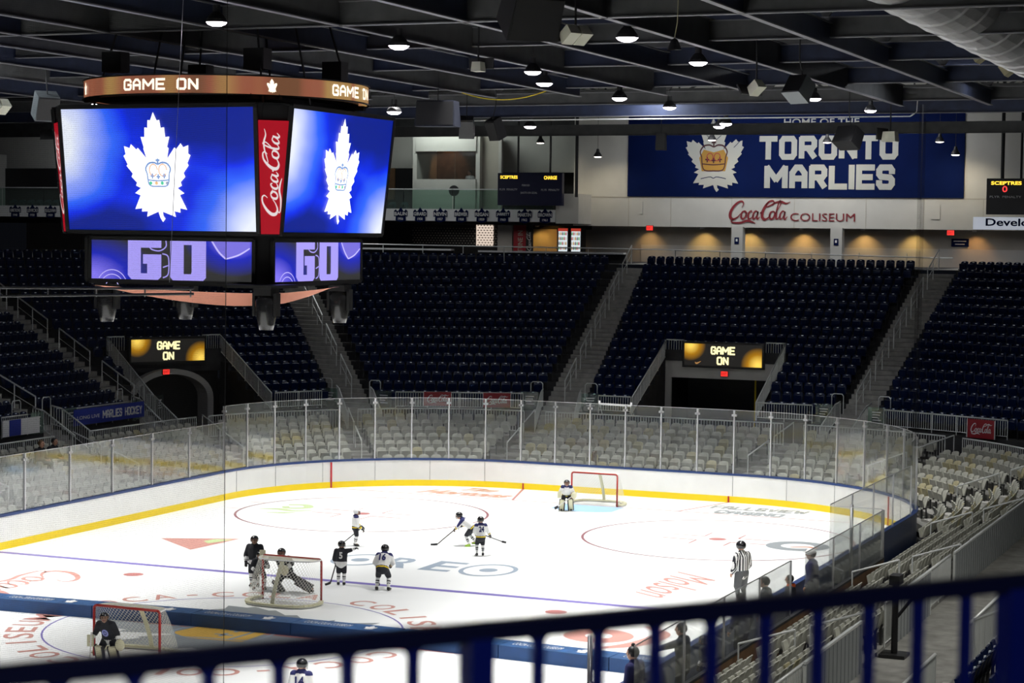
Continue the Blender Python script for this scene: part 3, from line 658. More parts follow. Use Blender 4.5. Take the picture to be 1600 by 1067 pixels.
for kx, (pa, pb, n) in ends.items():
    for side, p, sg in (('left', pa, -1), ('right', pb, 1)):
        q0 = p + V((0, 0, .85)); q1 = p - n * 1.45 + V((0, 0, -.05)); e = (pb - pa).normalized()
        railing('stair_railing', 'sloping barred railing at the foot of the %s, %s side' % (nm[kx], side), [q0 + n * .5 + V((0, 0, .1)), q0, q1], .8, .12, 1.4, group='stair foot railings')
        # rounded hoop rail at the first row
        h0 = p + e * sg * .1 + n * 1.0 + V((0, 0, .38)); h1 = h0 + e * sg * .55; up = V((0, 0, .85))
        t = thing('hoop_rail', 'rounded hoop handrail by the front seats, %s side of the %s' % (side, nm[kx]), 'handrail', h0, 'hoop rails')
        MB().path([h0, h0 + up * .9, h0 + up + e * sg * .08, h1 + up - e * sg * .08, h1 + up * .9, h1], .022).build('tube', M['rail'], t)
        g0 = p + e * sg * .08 - n * .05
        t = thing('notice_sign', 'pale green glass panel with printed notice, %s of the %s' % (side, nm[kx]), 'notice panel', g0, 'glass notice panels')
        fr = Frame(g0, e * sg, (0, 0, 1)) ; MB().box(fr(.42, .42), (.8, .015, .85), X=e, Y=n).build('pane', M['gglass'], t)
        fr2 = Frame(g0 - n * .02, e, (0, 0, 1)); x0 = .22 if sg > 0 else -.62
        mb = MB()
        for i in range(4):
            m2 = flat([rect(x0 + .02 * (i % 2), .62 - .11 * i, .4 - .06 * (i % 3), .045)], fr2, .0); mb.add(m2.v, m2.f)
        mb.build('printed_lines', M['white'], t)

# front guard rails of the upper blocks
def front(B, t0, t1, lab, off=-.03): return railing('front_railing', lab, [B.P(t0, -off / DU, 3.08), B.P(t1, -off / DU, 3.08)], .72, .11, 1.3, base=.07, group='front railings of the upper stand')
front(C, -4.7, -3.2, 'barred front railing just left of the centre tunnel'); front(C, 2.55, 5.0, 'barred front railing just right of the centre tunnel')
front(Mi, 1.0, 6.7, 'barred front railing carrying the two small red signs'); front(L2, 5.9, 8.3, 'barred front railing just right of the arched tunnel')
front(R1, .9, 6.9, 'barred front railing at the far right carrying one red sign')
front(L3, -5.6, -1.0, 'barred front railing behind the long blue banner')
front(L4, -9.5, -7.9, 'barred front railing at the left picture edge')
def nrail(B, t, k0, k1, lab):                                 # sloping rail along the side of a tunnel cut
    railing('tunnel_railing', lab, [B.P(t, k0, UZ(k0) + .72), B.P(t, k1, UZ(k1) + .85)], .8, .12, 1.3, group='tunnel side railings')
nrail(C, -3.15, .1, 6, 'sloping barred railing on the left side of the centre tunnel'); nrail(C, 2.5, .1, 6, 'sloping barred railing on the right side of the centre tunnel')
nrail(L2, .1, .1, 6, 'sloping barred railing on the left side of the arched tunnel'); nrail(L2, 5.75, .1, 6, 'sloping barred railing on the right side of the arched tunnel')
for B, a, b, w in ((C, -3.15, -2.3, 'barred railing left of the centre lit sign'), (C, 1.6, 2.5, 'barred railing right of the centre lit sign'), (L2, .1, .95, 'barred railing left of the sign over the arched tunnel'), (L2, 4.85, 5.75, 'barred railing right of the sign over the arched tunnel')):
    railing('tunnel_railing', w, [B.P(a, 6, 5.42), B.P(b, 6, 5.42)], .8, .11, 2, group='railings over the tunnels')
# tunnel walls
mb = MB(); F = lambda t, z, k=6: C.P(t, k, z)
for (a, b, z0, z1) in ((-3.15, 2.5, 3.7, 4.62), (-3.15, -2.86, 1.42, 3.7), (2.3, 2.5, 1.42, 3.7)):
    mb.box((C.P((a + b) / 2, 5.95, (z0 + z1) / 2)), (b - a, .12, z1 - z0))
struct('wall_centre_tunnel', mb, M['wallw'])
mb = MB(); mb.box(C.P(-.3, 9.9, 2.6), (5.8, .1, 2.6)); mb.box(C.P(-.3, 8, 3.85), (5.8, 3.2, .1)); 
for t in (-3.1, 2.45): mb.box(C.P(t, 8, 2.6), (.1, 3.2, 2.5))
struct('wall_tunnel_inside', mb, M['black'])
mb = MB()
for i in range(8):
    t = .62 + (.03 if i % 2 else 0); mb.box(C.P(.86, 7.2, 2.55), (.07, .04, 2.25)) if i == 0 else None
o = mb.build('hanging_strap', M['jy']); tag(o, 'tall narrow yellow strap hanging in the dark centre tunnel', 'strap')
# arched tunnel mouth
e, n = L2.e, L2.n
fr = Frame(L2.P(2.92, 5.6, 1.42), e, (0, 0, 1)); fr.n = -n
outer = [(-2.1, 0), (-2.1, 1.2)] + [(-2.1 * cos(R(a)), 1.2 + 1.35 * sin(R(a))) for a in range(10, 180, 10)] + [(2.1, 1.2), (2.1, 0)]
inner = [(x * .86, (z if z <= 1.2 else 1.2 + (z - 1.2) * .82)) for x, z in outer]
mb = MB()
N_ = len(outer)
for d0, A_, B_ in ((.45, outer, inner),):
    mb.add([fr(x, z, .45) for x, z in outer] + [fr(x, z, .45) for x, z in inner], [(i, i + 1, i + 1 + N_, i + N_) for i in range(N_ - 1)])
    mb.add([fr(x, z, .45) for x, z in outer] + [fr(x, z, 0) for x, z in outer], [(i, i + N_, i + 1 + N_, i + 1) for i in range(N_ - 1)])
    mb.add([fr(x, z, .45) for x, z in inner] + [fr(x, z, -.6) for x, z in inner], [(i, i + 1, i + 1 + N_, i + N_) for i in range(N_ - 1)])
a_ = mb.build('tunnel_arch', M['wallw'], smooth=False); tag(a_, 'pale rounded arch framing the tunnel on the left', 'arch')
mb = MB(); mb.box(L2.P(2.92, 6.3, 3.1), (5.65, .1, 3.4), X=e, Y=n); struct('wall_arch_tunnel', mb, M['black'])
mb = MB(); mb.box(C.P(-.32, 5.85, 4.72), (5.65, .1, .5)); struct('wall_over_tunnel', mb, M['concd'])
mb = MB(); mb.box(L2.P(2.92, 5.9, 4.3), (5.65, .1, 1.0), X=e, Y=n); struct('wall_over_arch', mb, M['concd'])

# lit message signs over the tunnels
yel = led('led_amber', (1, .75, .15), 1.6); LW = led('led_cream', (1, .9, .45), 1.5)
def screenmat(name, f):
    m = bpy.data.materials.new(name); m.use_nodes = True; nt = m.node_tree; b = nt.nodes['Principled BSDF']; b.inputs['Base Color'].default_value = (.01, .01, .01, 1)
    tc = nt.nodes.new('ShaderNodeTexCoord'); sx = nt.nodes.new('ShaderNodeSeparateXYZ'); nt.links.new(tc.outputs['UV'], sx.inputs[0]); f(nt, sx, b, tc); return m
def glow(nt, uv, c, r):                                       # soft blob in UV
    vm = nt.nodes.new('ShaderNodeVectorMath'); vm.operation = 'SUBTRACT'; vm.inputs[1].default_value = (*c, 0); nt.links.new(uv, vm.inputs[0])
    v2 = nt.nodes.new('ShaderNodeVectorMath'); v2.operation = 'MULTIPLY'; v2.inputs[1].default_value = (1 / r[0], 1 / r[1], 0); nt.links.new(vm.outputs[0], v2.inputs[0])
    l = nt.nodes.new('ShaderNodeVectorMath'); l.operation = 'LENGTH'; nt.links.new(v2.outputs[0], l.inputs[0])
    mr = nt.nodes.new('ShaderNodeMapRange'); mr.inputs[1].default_value = 1; mr.inputs[2].default_value = .1; nt.links.new(l.outputs['Value'], mr.inputs[0]); return mr.outputs[0]
def f_msg(nt, sx, b, tc):
    a = glow(nt, tc.outputs['UV'], (.08, .95), (.2, .75)); c = glow(nt, tc.outputs['UV'], (.95, .1), (.22, .8))
    ad = nt.nodes.new('ShaderNodeMath'); ad.operation = 'MAXIMUM'; nt.links.new(a, ad.inputs[0]); nt.links.new(c, ad.inputs[1])
    r = nt.nodes.new('ShaderNodeValToRGB'); r.color_ramp.elements[0].color = (.012, .011, .01, 1); r.color_ramp.elements[1].color = (1.1, .75, .12, 1)
    r.color_ramp.elements.new(.45).color = (.4, .18, .004, 1); nt.links.new(ad.outputs[0], r.inputs[0]); nt.links.new(r.outputs[0], b.inputs['Emission Color']); b.inputs['Emission Strength'].default_value = 1
MSG = screenmat('message_screen', f_msg)
def uvquad(mb, a, b, c, d): mb.quad(a, b, c, d); mb.uv = (mb.uv or []) + [(0, 0), (1, 0), (1, 1), (0, 1)]
def msgsign(B, t0, t1, z0, z1, k, lab):
    t = thing('message_sign', lab, 'lit sign', B.P((t0 + t1) / 2, k, z0))
    fr = Frame(B.P(t0, k, z0), B.e, (0, 0, 1)); W, H = t1 - t0, z1 - z0
    MB().box(fr(W / 2, H / 2, -.09), (W, .18, H), X=B.e, Y=B.n).build('housing', M['black'], t)
    mb = MB(); m = .1; uvquad(mb, fr(m, m, .012), fr(W - m, m, .012), fr(W - m, H - m, .012), fr(m, H - m, .012)); scr = mb.build('screen', MSG, t)
    mb = MB(); cx = W / 2; block(mb, 'GAME', cx - .57, H * .52, 1.14, .38, fr, .03, .2); block(mb, 'ON', cx - .28, H * .13, .56, .38, fr, .03, .2); mb.build('lettering', LW, scr)
    if B is C: 
        mb = MB(); ribbon(mb, [(.62, .26, .02), (.7, .2, .07), (.9, .3, .02)], fr, .03); mb.build('swoosh', led('swoosh', (.6, .3, .1), .7), scr)
msgsign(C, -2.27, 1.6, 4.2, 5.4, 5.6, 'black lit sign reading GAME ON above the centre tunnel')
msgsign(L2, .95, 4.8, 4.2, 5.4, 5.4, 'black lit sign reading GAME ON above the arched tunnel on the left')
exitm = led('exit_red', (1, .04, .03), 1.3)
def exitsign(p, e, lab, s=1):
    t = thing('exit_sign', lab, 'exit sign', p); fr = Frame(V(p), e, (0, 0, 1))
    nn = fr.n
    MB().box(fr(0, 0, -.03), (.36 * s, .06, .26 * s), X=e, Y=nn).build('case', M['black'], t); MB().box(fr(0, 0, .004), (.32 * s, .01, .22 * s), X=e, Y=nn).build('panel', exitm, t)
    mb = MB(); text(mb, 'EXIT', -.13 * s, -.07 * s, .26 * s, .14 * s, fr, .02, .014); mb.build('lettering', M['red'], t)
exitsign(C.P(-.28, 5.7, 3.95), C.e, 'red lit exit sign under the centre GAME ON sign'); exitsign(L2.P(2.6, 4.95, 3.85), L2.e, 'red lit exit sign on top of the arched tunnel')

# signs on the railings
def cokesign(B, t0, t1, z0, z1, lab, k=-.3):
    t = thing('advert_sign', lab, 'advertising sign', B.P((t0 + t1) / 2, k, z0), 'small red railing signs'); fr = Frame(B.P(t0, k, z0), B.e, (0, 0, 1)); W, H = t1 - t0, z1 - z0
    MB().box(fr(W / 2, H / 2, -.02), (W, .04, H), X=B.e, Y=B.n).build('panel', M['cokered'], t)
    mb = MB(); coke(mb, fr, W * .08, H * .2, W * .84, .006, H * .62, 1.2); mb.build('script', M['cokew'], t)
    MB().box(fr(0, H / 2, 0), (.03, .06, H), X=B.e, Y=B.n).build('edge', M['white'], t); MB().box(fr(W, H / 2, 0), (.03, .06, H), X=B.e, Y=B.n).build('edge', M['white'], t)
cokesign(Mi, 2.25, 3.5, 2.5, 3.12, 'red soft drink sign on the railing, left of the two'); cokesign(Mi, 4.9, 6.15, 2.45, 3.1, 'red soft drink sign on the railing, right of the two')
cokesign(R1, 5.2, 6.5, 2.3, 3.05, 'red soft drink sign on the railing at the far right edge')
t = thing('railing_banner', 'long blue banner reading LONG LIVE MARLIES HOCKEY on the left railing', 'banner', L3.P(-3, -.4, 2.4)); fr = Frame(L3.P(-5.35, -.4, 2.45), L3.e, (0, 0, 1))
MB().box(fr(2.5, .31, -.02), (5.0, .03, .64), X=L3.e, Y=L3.n).build('sheet', mat('banner_royal', (.012, .03, .3), .6), t)
mb = MB(); text(mb, 'LONG LIVE', .2, .22, 1.55, .14, fr, .01); block(mb, 'MARLIES HOCKEY', 1.95, .14, 2.85, .34, fr, .012, .2); mb.build('lettering', M['cokew'], t)
t = thing('railing_banner', 'white and blue banner on the railing at the left edge', 'banner', L4.P(-8.7, -.4, 2.4)); fr = Frame(L4.P(-9.9, -.4, 2.4), L4.e, (0, 0, 1))
MB().box(fr(1.15, .3, -.02), (2.3, .03, .62), X=L4.e, Y=L4.n).build('sheet', M['cokew'], t); MB().box(fr(.75, .3, 0), (.7, .03, .6), X=L4.e, Y=L4.n).build('blue_field', mat('banner_royal2', (.012, .03, .3), .6), t)

# back rail of the lower bowl
A = bowl(1.0); cut = sorted(AIS)
def curve_rail(i0, i1, lab, h=.95, zt=2.42):
    pts = [V((A[i].x, A[i].y, zt)) for i in range(i0, i1 + 1, 3)] + [V((A[i1].x, A[i1].y, zt))]
    P2 = [pts[0]]
    for p in pts[1:]:
        if (p - P2[-1]).length > .3: P2.append(p)
    railing('back_railing', lab, P2, h, .12, 1.6, group='railings behind the lower stand')
edges = [0] + cut + [len(A) - 1]
for j, (i0, i1) in enumerate(zip(edges, edges[1:])):
    a0 = i0 + (1 if i0 else 0); a1 = i1 - 1
    if a1 - a0 < 2: continue
    curve_rail(a0, a1, 'low barred railing behind the %s' % secnames[j])
# corrugated screen on the concourse side of the right stand
for j, (y0, y1, lab) in enumerate(((5.6, 21, 'long grey corrugated screen wall with top rail on the right walkway'), (-1.2, 2.6, 'short grey corrugated screen wall beside the black stand'), (-9, -4.5, 'grey corrugated screen wall nearest the blue rail'))):
    t = thing('screen_wall', lab, 'screen wall', (17.46, (y0 + y1) / 2, 1.42)); mb = MB(); n_ = int((y1 - y0) / .16)
    for i in range(n_): yy = y0 + (i + .5) * (y1 - y0) / n_; mb.box((17.47 + (.012 if i % 2 else 0), yy, 1.92), (.03, (y1 - y0) / n_, 1.0))
    mb.build('corrugated_sheet', mat('screen_grey', (.34, .36, .37), .45, metal=.2), t)
    MB().bar((17.47, y0, 2.46), (17.47, y1, 2.46), .05).build('top_rail', M['rail'], t)
    for yy in (y0, y1): MB().box((17.47, yy, 1.92), (.05, .05, 1.0)).build('post', M['rail'], t)
# railings along the right upper stand
for (a, b, lab) in (((20.1, -7.2, 3.1), (20.1, -2.2, 3.1), 'barred railing on the right upper ledge beyond the navy seats'), ((19.6, -14, 2.6), (19.6, -7.8, 2.6), 'barred railing in front of the nearest navy seats'), ((20.1, 2, 3.1), (20.1, 9, 3.1), 'barred railing on the right ledge past the glass')):
    railing('side_railing', lab, [a, b], .85, .12, 1.5, group='side railings')
railing('side_railing', 'sloping barred railing of the steps by the nearest navy seats', [(20.2, -7.3, 3.2), (23.5, -7.3, 4.75)], .85, .12, 1.5, group='side railings')

# ---------------------------------------------------------------- back of the hall
Z8 = UZ(NU)
mb = MB(); mb.box((14, 60.15, 14.85), (55.2, .3, 8.3)); struct('wall_end', mb, M['wallw'])
mb = MB(); mb.box((-10, 62.2, 10.75), (103, 3.5, .1)); struct('ceiling_concourse', mb, M['concd'])
mb = MB(); mb.box((-5, 64.15, 9.8), (95, .3, 2.4)); struct('wall_concourse', mb, M['walld'])
mb = MB(); mb.box((14, 63.95, 9.15), (50, .1, 1.1)); struct('trim_dado', mb, M['wallw'])
for i, x in enumerate((-4.25, 1.1, 12.5)):
    mb = MB(); mb.box((x, 60.1, 9.7), (.62, .5, 2.1)); tag(mb.build('wall_pillar', M['wallw']), 'pale square pillar under the big banner, %s from the left' % ordn[i], 'pillar', 'pillars under the end wall')
    t = thing('notice_board', 'small dark notice on the %s pale pillar under the banner' % ordn[i], 'notice', (x, 59.8, 9.9)); MB().box((x, 59.83, 10.0), (.24, .03, .34)).build('board', M['ban'], t); MB().box((x, 59.81, 10.03), (.1, .01, .14)).build('symbol', M['white'], t)
for (y, x0, x1) in ((-34, -40, 40),): 
    mb = MB(); mb.box((0, -62, 9), (80, .3, 18)); struct('wall_behind_camera', mb, M['concd'])
mb = MB(); mb.box((36, 0, 9.5), (.3, 130, 19)); struct('wall_right', mb, M['concd'])
mb = MB(); mb.box((-62, 0, 9.5), (.3, 130, 19)); struct('wall_left', mb, M['concd'])
mb = MB(); mb.box((-10, 0, 19.2), (105, 130, .3)); struct('ceiling', mb, M['deck'])
mb = MB(); mb.box((-37, 64, 15), (46, .3, 9)); struct('wall_far_left', mb, M['concd'])
# panel joints on the end wall
mb = MB()
for x in (-13.5, -10.4, -8.0, -4.6, -1.2, 2.6, 5.6, 8.6): mb.box((x, 59.995, 11.5), (.03, .015, 1.6))
mb.box((14, 59.99, 12.27), (55, .03, .05)); struct('trim_joints', mb, M['walld'])
for x, z, ww, hh in ((6.2, 11.6, .45, .75), (-9.7, 11.7, .22, .65)):
    mb = MB(); mb.box((x, 59.97, z), (ww, .04, hh)); tag(mb.build('access_panel', M['wallw']), 'flush pale access panel in the end wall %s' % ('right of the red lettering' if x > 0 else 'below the banner corner'), 'wall panel')
# downlights washing the concourse wall
for i, (pxx, col) in enumerate(((825, (1, .55, .12)), (1010, (1, .6, .2)), (1100, (1, .66, .2)), (1172, (1, .66, .2)), (1257, (1, .62, .2)), (1351, (1, .62, .2)), (1426, (1, .66, .2)), (1517, (1, .5, .15)))):
    x = -5.67 + (pxx - 1145) / 28.05
    l = spot('downlight', (x, 63.35, 10.6), (x, 64.1, 8.9), 60 if i not in (0, 1, 7) else 34, 105, col, .05, .8)
    t = thing('recessed_downlight', 'small warm downlight in the concourse ceiling, %s from the left' % ordn[i], 'downlight', (x, 63.35, 10.66), 'concourse downlights')
    MB().lathe((x, 63.35, 10.62), [(.12, 0), (.12, .08)], 12).build('ring', M['white'], t); MB().lathe((x, 63.35, 10.63), [(0, 0), (.1, 0)], 12).build('lens', led('warm_lens', (1, .7, .3), 4), t)
exitsign((-9.15, 59.9, 10.62), (1, 0, 0), 'red exit sign under the end wall left of the lettering', 1.1); exitsign((7.0, 59.9, 10.55), (1, 0, 0), 'red exit sign under the end wall far right', 1.1)
t = thing('direction_sign', 'dark blue direction sign on the concourse wall at the far right', 'sign', (7.2, 63.9, 10)); MB().box((6.75, 63.96, 10.05), (.9, .08, .42)).build('board', M['ban'], t)
mb = MB(); fr = Frame((6.3, 63.9, 9.84), (1, 0, 0), (0, 0, 1)); m2 = flat([rect(.12, .26, .66, .05), rect(.2, .1, .5, .05)], fr, .01); mb.add(m2.v, m2.f); mb.build('lettering', M['white'], t)
# the big banner
t = thing('club_banner', 'huge dark blue banner with maple leaf crest and TORONTO MARLIES on the end wall', 'banner', (-1.4, 59.95, 12.3))
fr = Frame((-10.42, 59.9, 12.32), (1, 0, 0), (0, 0, 1))
MB().box(fr(9.0, 2.45, -.02), (18.05, .04, 4.9)).build('sheet', M['ban'], t)
mb = MB(); block(mb, 'TORONTO', 7.3, 1.95, 7.35, 1.25, fr); block(mb, 'MARLIES', 7.6, .4, 6.9, 1.3, fr); mb.build('lettering', M['txt'], t)
mb = MB(); text(mb, 'HOME OF THE', 8.6, 3.75, 4.0, .34, fr, .01); mb.build('small_lettering', M['txt'], t)
mb = flat([leaf(4.85, 2.2, 3.9, 1.08)], fr, .012); mb.build('maple_leaf', M['txt'], t)
cw = mat('crown_gold', (.38, .2, .02), .6)
mb = flat([[(4.15, 1.35), (5.45, 1.35), (5.6, 2.05), (5.35, 2.5), (4.8, 2.35), (4.25, 2.5), (4.0, 2.05)]], fr, .022); mb.build('crown', cw, t)
mb = MB()
for st in CROWN: ribbon(mb, st, fr, .034, (.78, .82), (4.8, 1.82), 1.5)
mb.build('crown_outline', mat('crown_line', (.05, .005, .01), .6), t)
mb = MB(); [ribbon(mb, circ(4.8 + s * .2, 2.1, .17, .2, 10) and [(x, y, .04) for x, y in circ(4.8 + s * .2, 2.1, .17, .2, 12)] + [(4.8 + s * .2 + .17, 2.1, .04)], fr, .036) for s in (-1, 1)]; mb.build('crown_pearls', M['cokered'], t)
mb = MB()
ribbon(mb, [(4.8, 2.75, .03), (4.8, 4.0, .03)], fr, .02); ribbon(mb, [(4.8, 2.9, .03), (5.2, 3.25, .03)], fr, .02); ribbon(mb, [(4.8, 2.9, .03), (4.4, 3.25, .03)], fr, .02); ribbon(mb, [(5.9, 2.6, .03), (6.3, 3.0, .03)], fr, .02); ribbon(mb, [(4.1, .95, .04), (4.6, 1.05, .04), (4.8, .98, .04), (5.0, 1.05, .04), (5.5, .95, .04)], fr, .02)
mb.build('leaf_veins', M['ban'], t)
t = thing('wall_lettering', 'dark red COCA-COLA COLISEUM lettering on the pale end wall', 'lettering', (-1.5, 59.95, 10.9))
fr = Frame((-4.95, 59.97, 10.87), (1, 0, 0), (0, 0, 1)); rl = mat('letter_red', (.22, .012, .02), .6)
mb = MB(); coke(mb, fr, 0, .05, 3.6, .02, 1.25, 1.25); mb.build('script', rl, t); mb = MB(); text(mb, 'COLISEUM', 3.55, .2, 3.45, .42, fr, .0, .02); mb.build('block_letters', rl, t)
# rail along the top of the stand
pts = [(-30, 53.0, 9.6), (-18.6, 56, 9.52), (-8.3, 56, 9.5), (6.8, 55.9, 9.3), (8.0, 55.4, 9.3)]
t = thing('top_rail_pipe', 'long thin pipe rail along the top of the far stand', 'pipe rail', (0, 56, 8.75))
MB().path(pts, .035).build('pipe', M['rail'], t)
for x in [-28 + 2.4 * i for i in range(15)]: MB().tube((x, 56, 8.73), (x, 56, 9.5), .025, 6).build('post', M['rail'], t)
for (x0, x1, z, lab) in ((-25, -19.2, 9.3, 'long pale counter shelf at the top of the stand by the scoreboard'), (-17.6, -9.3, 9.25, 'long pale counter shelf in front of the drink coolers'),):
    t = thing('counter_shelf', lab, 'shelf', ((x0 + x1) / 2, 56.4, 8.73)); MB().box(((x0 + x1) / 2, 56.4, z), (x1 - x0, .45, .09)).build('top', M['white'], t)
    MB().box(((x0 + x1) / 2, 56.55, (z + 8.73) / 2), (x1 - x0, .06, z - 8.73)).build('front_panel', M['concd'], t)

# ---------------------------------------------------------------- left balcony with suites
bl = MB(); bl.box((-37, 58.2, 11.2), (46.2, .3, .66)); struct('trim_balcony', bl, M['white'])
bl = MB(); bl.box((-37, 61, 10.9), (46.2, 5.4, .12)); struct('floor_balcony', bl, M['concd'])
bl = MB(); bl.box((-37, 63.0, 14.8), (46.2, .25, 2.2)); struct('wall_balcony', bl, M['wallw'])
bl = MB(); bl.box((-13.2, 60, 11.6), (1.3, 4, 1.6)); struct('wall_balcony_end', bl, M['wallw'])
area('balcony_lamp', (-21, 57.5, 17.5), 3, 1, 160, 160, (.9, 1, .95), (-21, 61, 12))  # two unseen fills added to lift the balcony interior
area('balcony_lamp', (-44, 57.5, 17.5), 3, 1, 110, 160, (.9, .95, 1), (-44, 61, 12))
area('corridor_lamp', (-19, 60.3, 10.55), 8, .6, 30, 170, (1, .95, .9))  # fills added under the soffit to brighten the concourse walls
area('corridor_lamp', (0, 61.8, 10.6), 24, 1.0, 110, 170, (.95, .95, 1))
names = ['ARMSTRONG', 'LEVICKI', 'SULLIVAN', 'BAUN', 'GIRARD', 'NEVIN', 'BREWER', 'REGAN', 'JARRETT', 'MARTIN', 'BROWN']
xs = [-49.2 + 4, -47.2 + 4.0, -45.0 + 4.0] ; xs = [-46.0, -43.9, -41.6] + [-23.1 + 1.135 * i for i in range(8)]
xs = [-49.6 + (p / 1600) * 0 for p in ()] or xs
pxs = [24, 51, 79, 627, 658, 690, 723, 755, 788, 821, 852]
yr = ['1948', '1958', '1959', '1956', '1958', '1957', '1958', '1959', '1960', '1962', '1961']
for i, p in enumerate(pxs):
    x = -50.09 + (p / 865) * 36.1 if p > 200 else -50.09 + p * .0463
    if p > 200: x = -24.16 + (p - 600) * .03842
    t = thing('name_plaque', 'white fascia plaque reading %s on the balcony' % names[i], 'name plaque', (x, 58, 11.2), 'balcony name plaques')
    fr = Frame((x, 58.02, 11.2), (1, 0, 0), (0, 0, 1)); mb = flat([rect(-.42, -.1, .84, .3), [(-.32, -.32), (0, -.42), (.32, -.32), (.3, -.05), (-.3, -.05)], [(-.18, .18), (.18, .18), (0, .42)], [(-.42, .2), (-.3, .3), (-.2, .15)], [(.42, .2), (.3, .3), (.2, .15)]], fr, .01); mb.build('crest', M['ban'], t)
    mb = MB(); text(mb, names[i], -.38, -.05, .76, .2, fr, .03, .02); text(mb, yr[i], -.16, -.3, .32, .14, fr, .02, .02); mb.build('lettering', M['cokew'], t)
for i in range(15):
    x0 = -59 + 3.0 * i; x1 = x0 + 2.95
    if x1 > -13.9: break
    t = thing('balcony_glass', 'greenish glass balustrade panel above the white balcony fascia, %s from the left' % ordn[i], 'glass panel', (x0, 58.15, 11.53), 'balcony glass panels')
    MB().box(((x0 + x1) / 2, 58.15, 12.05), (x1 - x0, .02, 1.06)).build('pane', M['gglass'], t); MB().bar((x0, 58.15, 12.62), (x1, 58.15, 12.62), .06).build('top_rail', M['rail'], t)
# press box and white partitions
t = thing('press_box', 'white press box with a lit window on the balcony', 'booth', (-21, 60, 11.5))
MB().box((-22.85, 60.6, 13.6), (.25, 2.8, 4.2)).build('side_wall', M['wallw'], t); MB().box((-19.0, 60.6, 13.6), (.25, 2.8, 4.2)).build('side_wall', M['wallw'], t)
mb = MB(); mb.box((-20.93, 59.2, 12.35), (3.7, .15, 1.7)); mb.box((-20.93, 59.2, 15.3), (3.7, .15, 1.1)); mb.build('front_wall', M['wallw'], t)
mb = MB(); mb.box((-20.93, 60.6, 15.8), (3.9, 2.8, .1)); mb.build('roof', M['wallw'], t)
MB().box((-20.93, 59.2, 13.97), (3.55, .02, 1.5)).build('window_pane', M['glass'], t)
MB().box((-20.93, 61.9, 14), (3.6, .05, 3)).build('back_wall', M['brown'], t)
MB().bar((-20.4, 59.25, 13.2), (-20.4, 59.25, 14.75), .05).build('mullion', M['brown'], t)
spot('booth_lamp', (-21.8, 60.6, 15.4), (-21.9, 61.8, 13.8), 35, 80, (1, .5, .18), .1)
t = thing('partition_wall', 'pale partition beside the press box window', 'partition', (-18.2, 59.6, 11.5)); MB().box((-18.3, 59.6, 13.6), (1.2, .12, 4.2)).build('panel', M['walld'], t); MB().box((-17.75, 59.5, 13.6), (.18, .2, 4.2)).build('post', M['wallw'], t)
t = thing('camera_monitor', 'small black monitor on a stand behind the balcony glass', 'monitor', (-20.2, 58.7, 11.5)); MB().lathe((-20.2, 58.7, 12.55), [(0, -.04), (.3, -.04), (.3, .04), (0, .04)], 16, (0, 1, 0)).build('screen', M['black'], t); MB().tube((-20.2, 58.75, 10.96), (-20.2, 58.75, 12.3), .035).build('stand', M['black'], t)
# suites: openings with partitions on the far left
for i, (x0, x1) in enumerate(((-59, -53), (-52.6, -44.6), (-44, -36), (-35.5, -29), (-28.6, -23.4))):
    t = thing('suite_box', 'dark open suite recess on the balcony, %s from the left' % ordn[i], 'suite', ((x0 + x1) / 2, 60, 11.5)); MB().box((x0, 60.6, 12.9), (.25, 2.6, 3.7)).build('side_wall', M['wallw'], t); MB().box(((x0 + x1) / 2, 61.8, 12.6), (x1 - x0, .1, 2.6)).build('back_wall', M['black'], t)
    MB().box(((x0 + x1) / 2 + .5, 61.6, 13.0), (.5, .1, 1.8)).build('inner_post', M['brown'], t)
# club seats on the balcony
cs = seat_mb(0, 0)
csm = cs.mesh('club_seat', [mat('club_seat', (.02, .05, .06), .5), M['dark']])
n_ = 0
for x in [-50 + .62 * i for i in range(12)] + [-28.0 + .75 * i for i in range(7)]:
    o = link('balcony_chair', csm, None, (x, 59.2, 10.96)); n_ += 1; tag(o, 'dark teal balcony seat behind the glass, %s from the left' % ordn[n_ - 1], 'seat', 'balcony seats'); o.scale = (1.15, 1.15, 1.15)
# concourse behind the upper left stand: tiled screens, coolers, banners
t = thing('pattern_wall', 'dark wall with a woven block pattern, one square backlit, under the balcony', 'screen wall', (-21, 62.5, 8.73))
MB().box((-22, 62.6, 9.9), (9.5, .1, 2.4)).build('backing', M['black'], t)
mb = MB()
for r in range(8):
    for c in range(34):
        x = -24.5 + c * .19 + (r % 2) * .095
        if -20.6 < x < -19.6: continue
        mb.box((x, 62.53, 9.5 + r * .14), (.075, .03, .06))
mb.build('pale_blocks', M['walld'], t)
MB().box((-19.95, 62.5, 10.1), (1.05, .05, 1.25)).build('backlit_panel', led('backlit', (1, .82, .68), .75), t)
mb = MB()
for r in range(9):
    for c in range(6): mb.box((-20.35 + c * .19 + (r % 2) * .08, 62.46, 9.55 + r * .14), (.1, .02, .05))
mb.build('dark_slots', M['brown'], t)
MB().box((-18.6, 62.4, 9.8), (.9, .3, 2.1)).build('pale_post', M['wallw'], t)
for nme, x, lab, col in (('wall_banner', -17.5, 'narrow dark red banner on the left of the concourse coolers', 'cokered'), ('wall_banner', -16.9, 'narrow black banner with script beside the dark red banner', 'black')):
    t = thing(nme, lab, 'banner', (x, 61.8, 8.8)); wd = .75 if col == 'cokered' else .42
    MB().box((x, 61.8, 9.85), (wd, .05, 1.7)).build('sheet', M[col], t); fr = Frame((x + wd * .3, 61.76, 9.2), (0, 0, 1), (-1, 0, 0)); mb = MB()
    (text(mb, 'TUNE IN', 0, .02, 1.2, .3, fr, .01) if col == 'cokered' else coke(mb, fr, 0, 0, 1.2, .01, .3)); mb.build('lettering', M['walld'] if col == 'cokered' else M['cokew'], t)
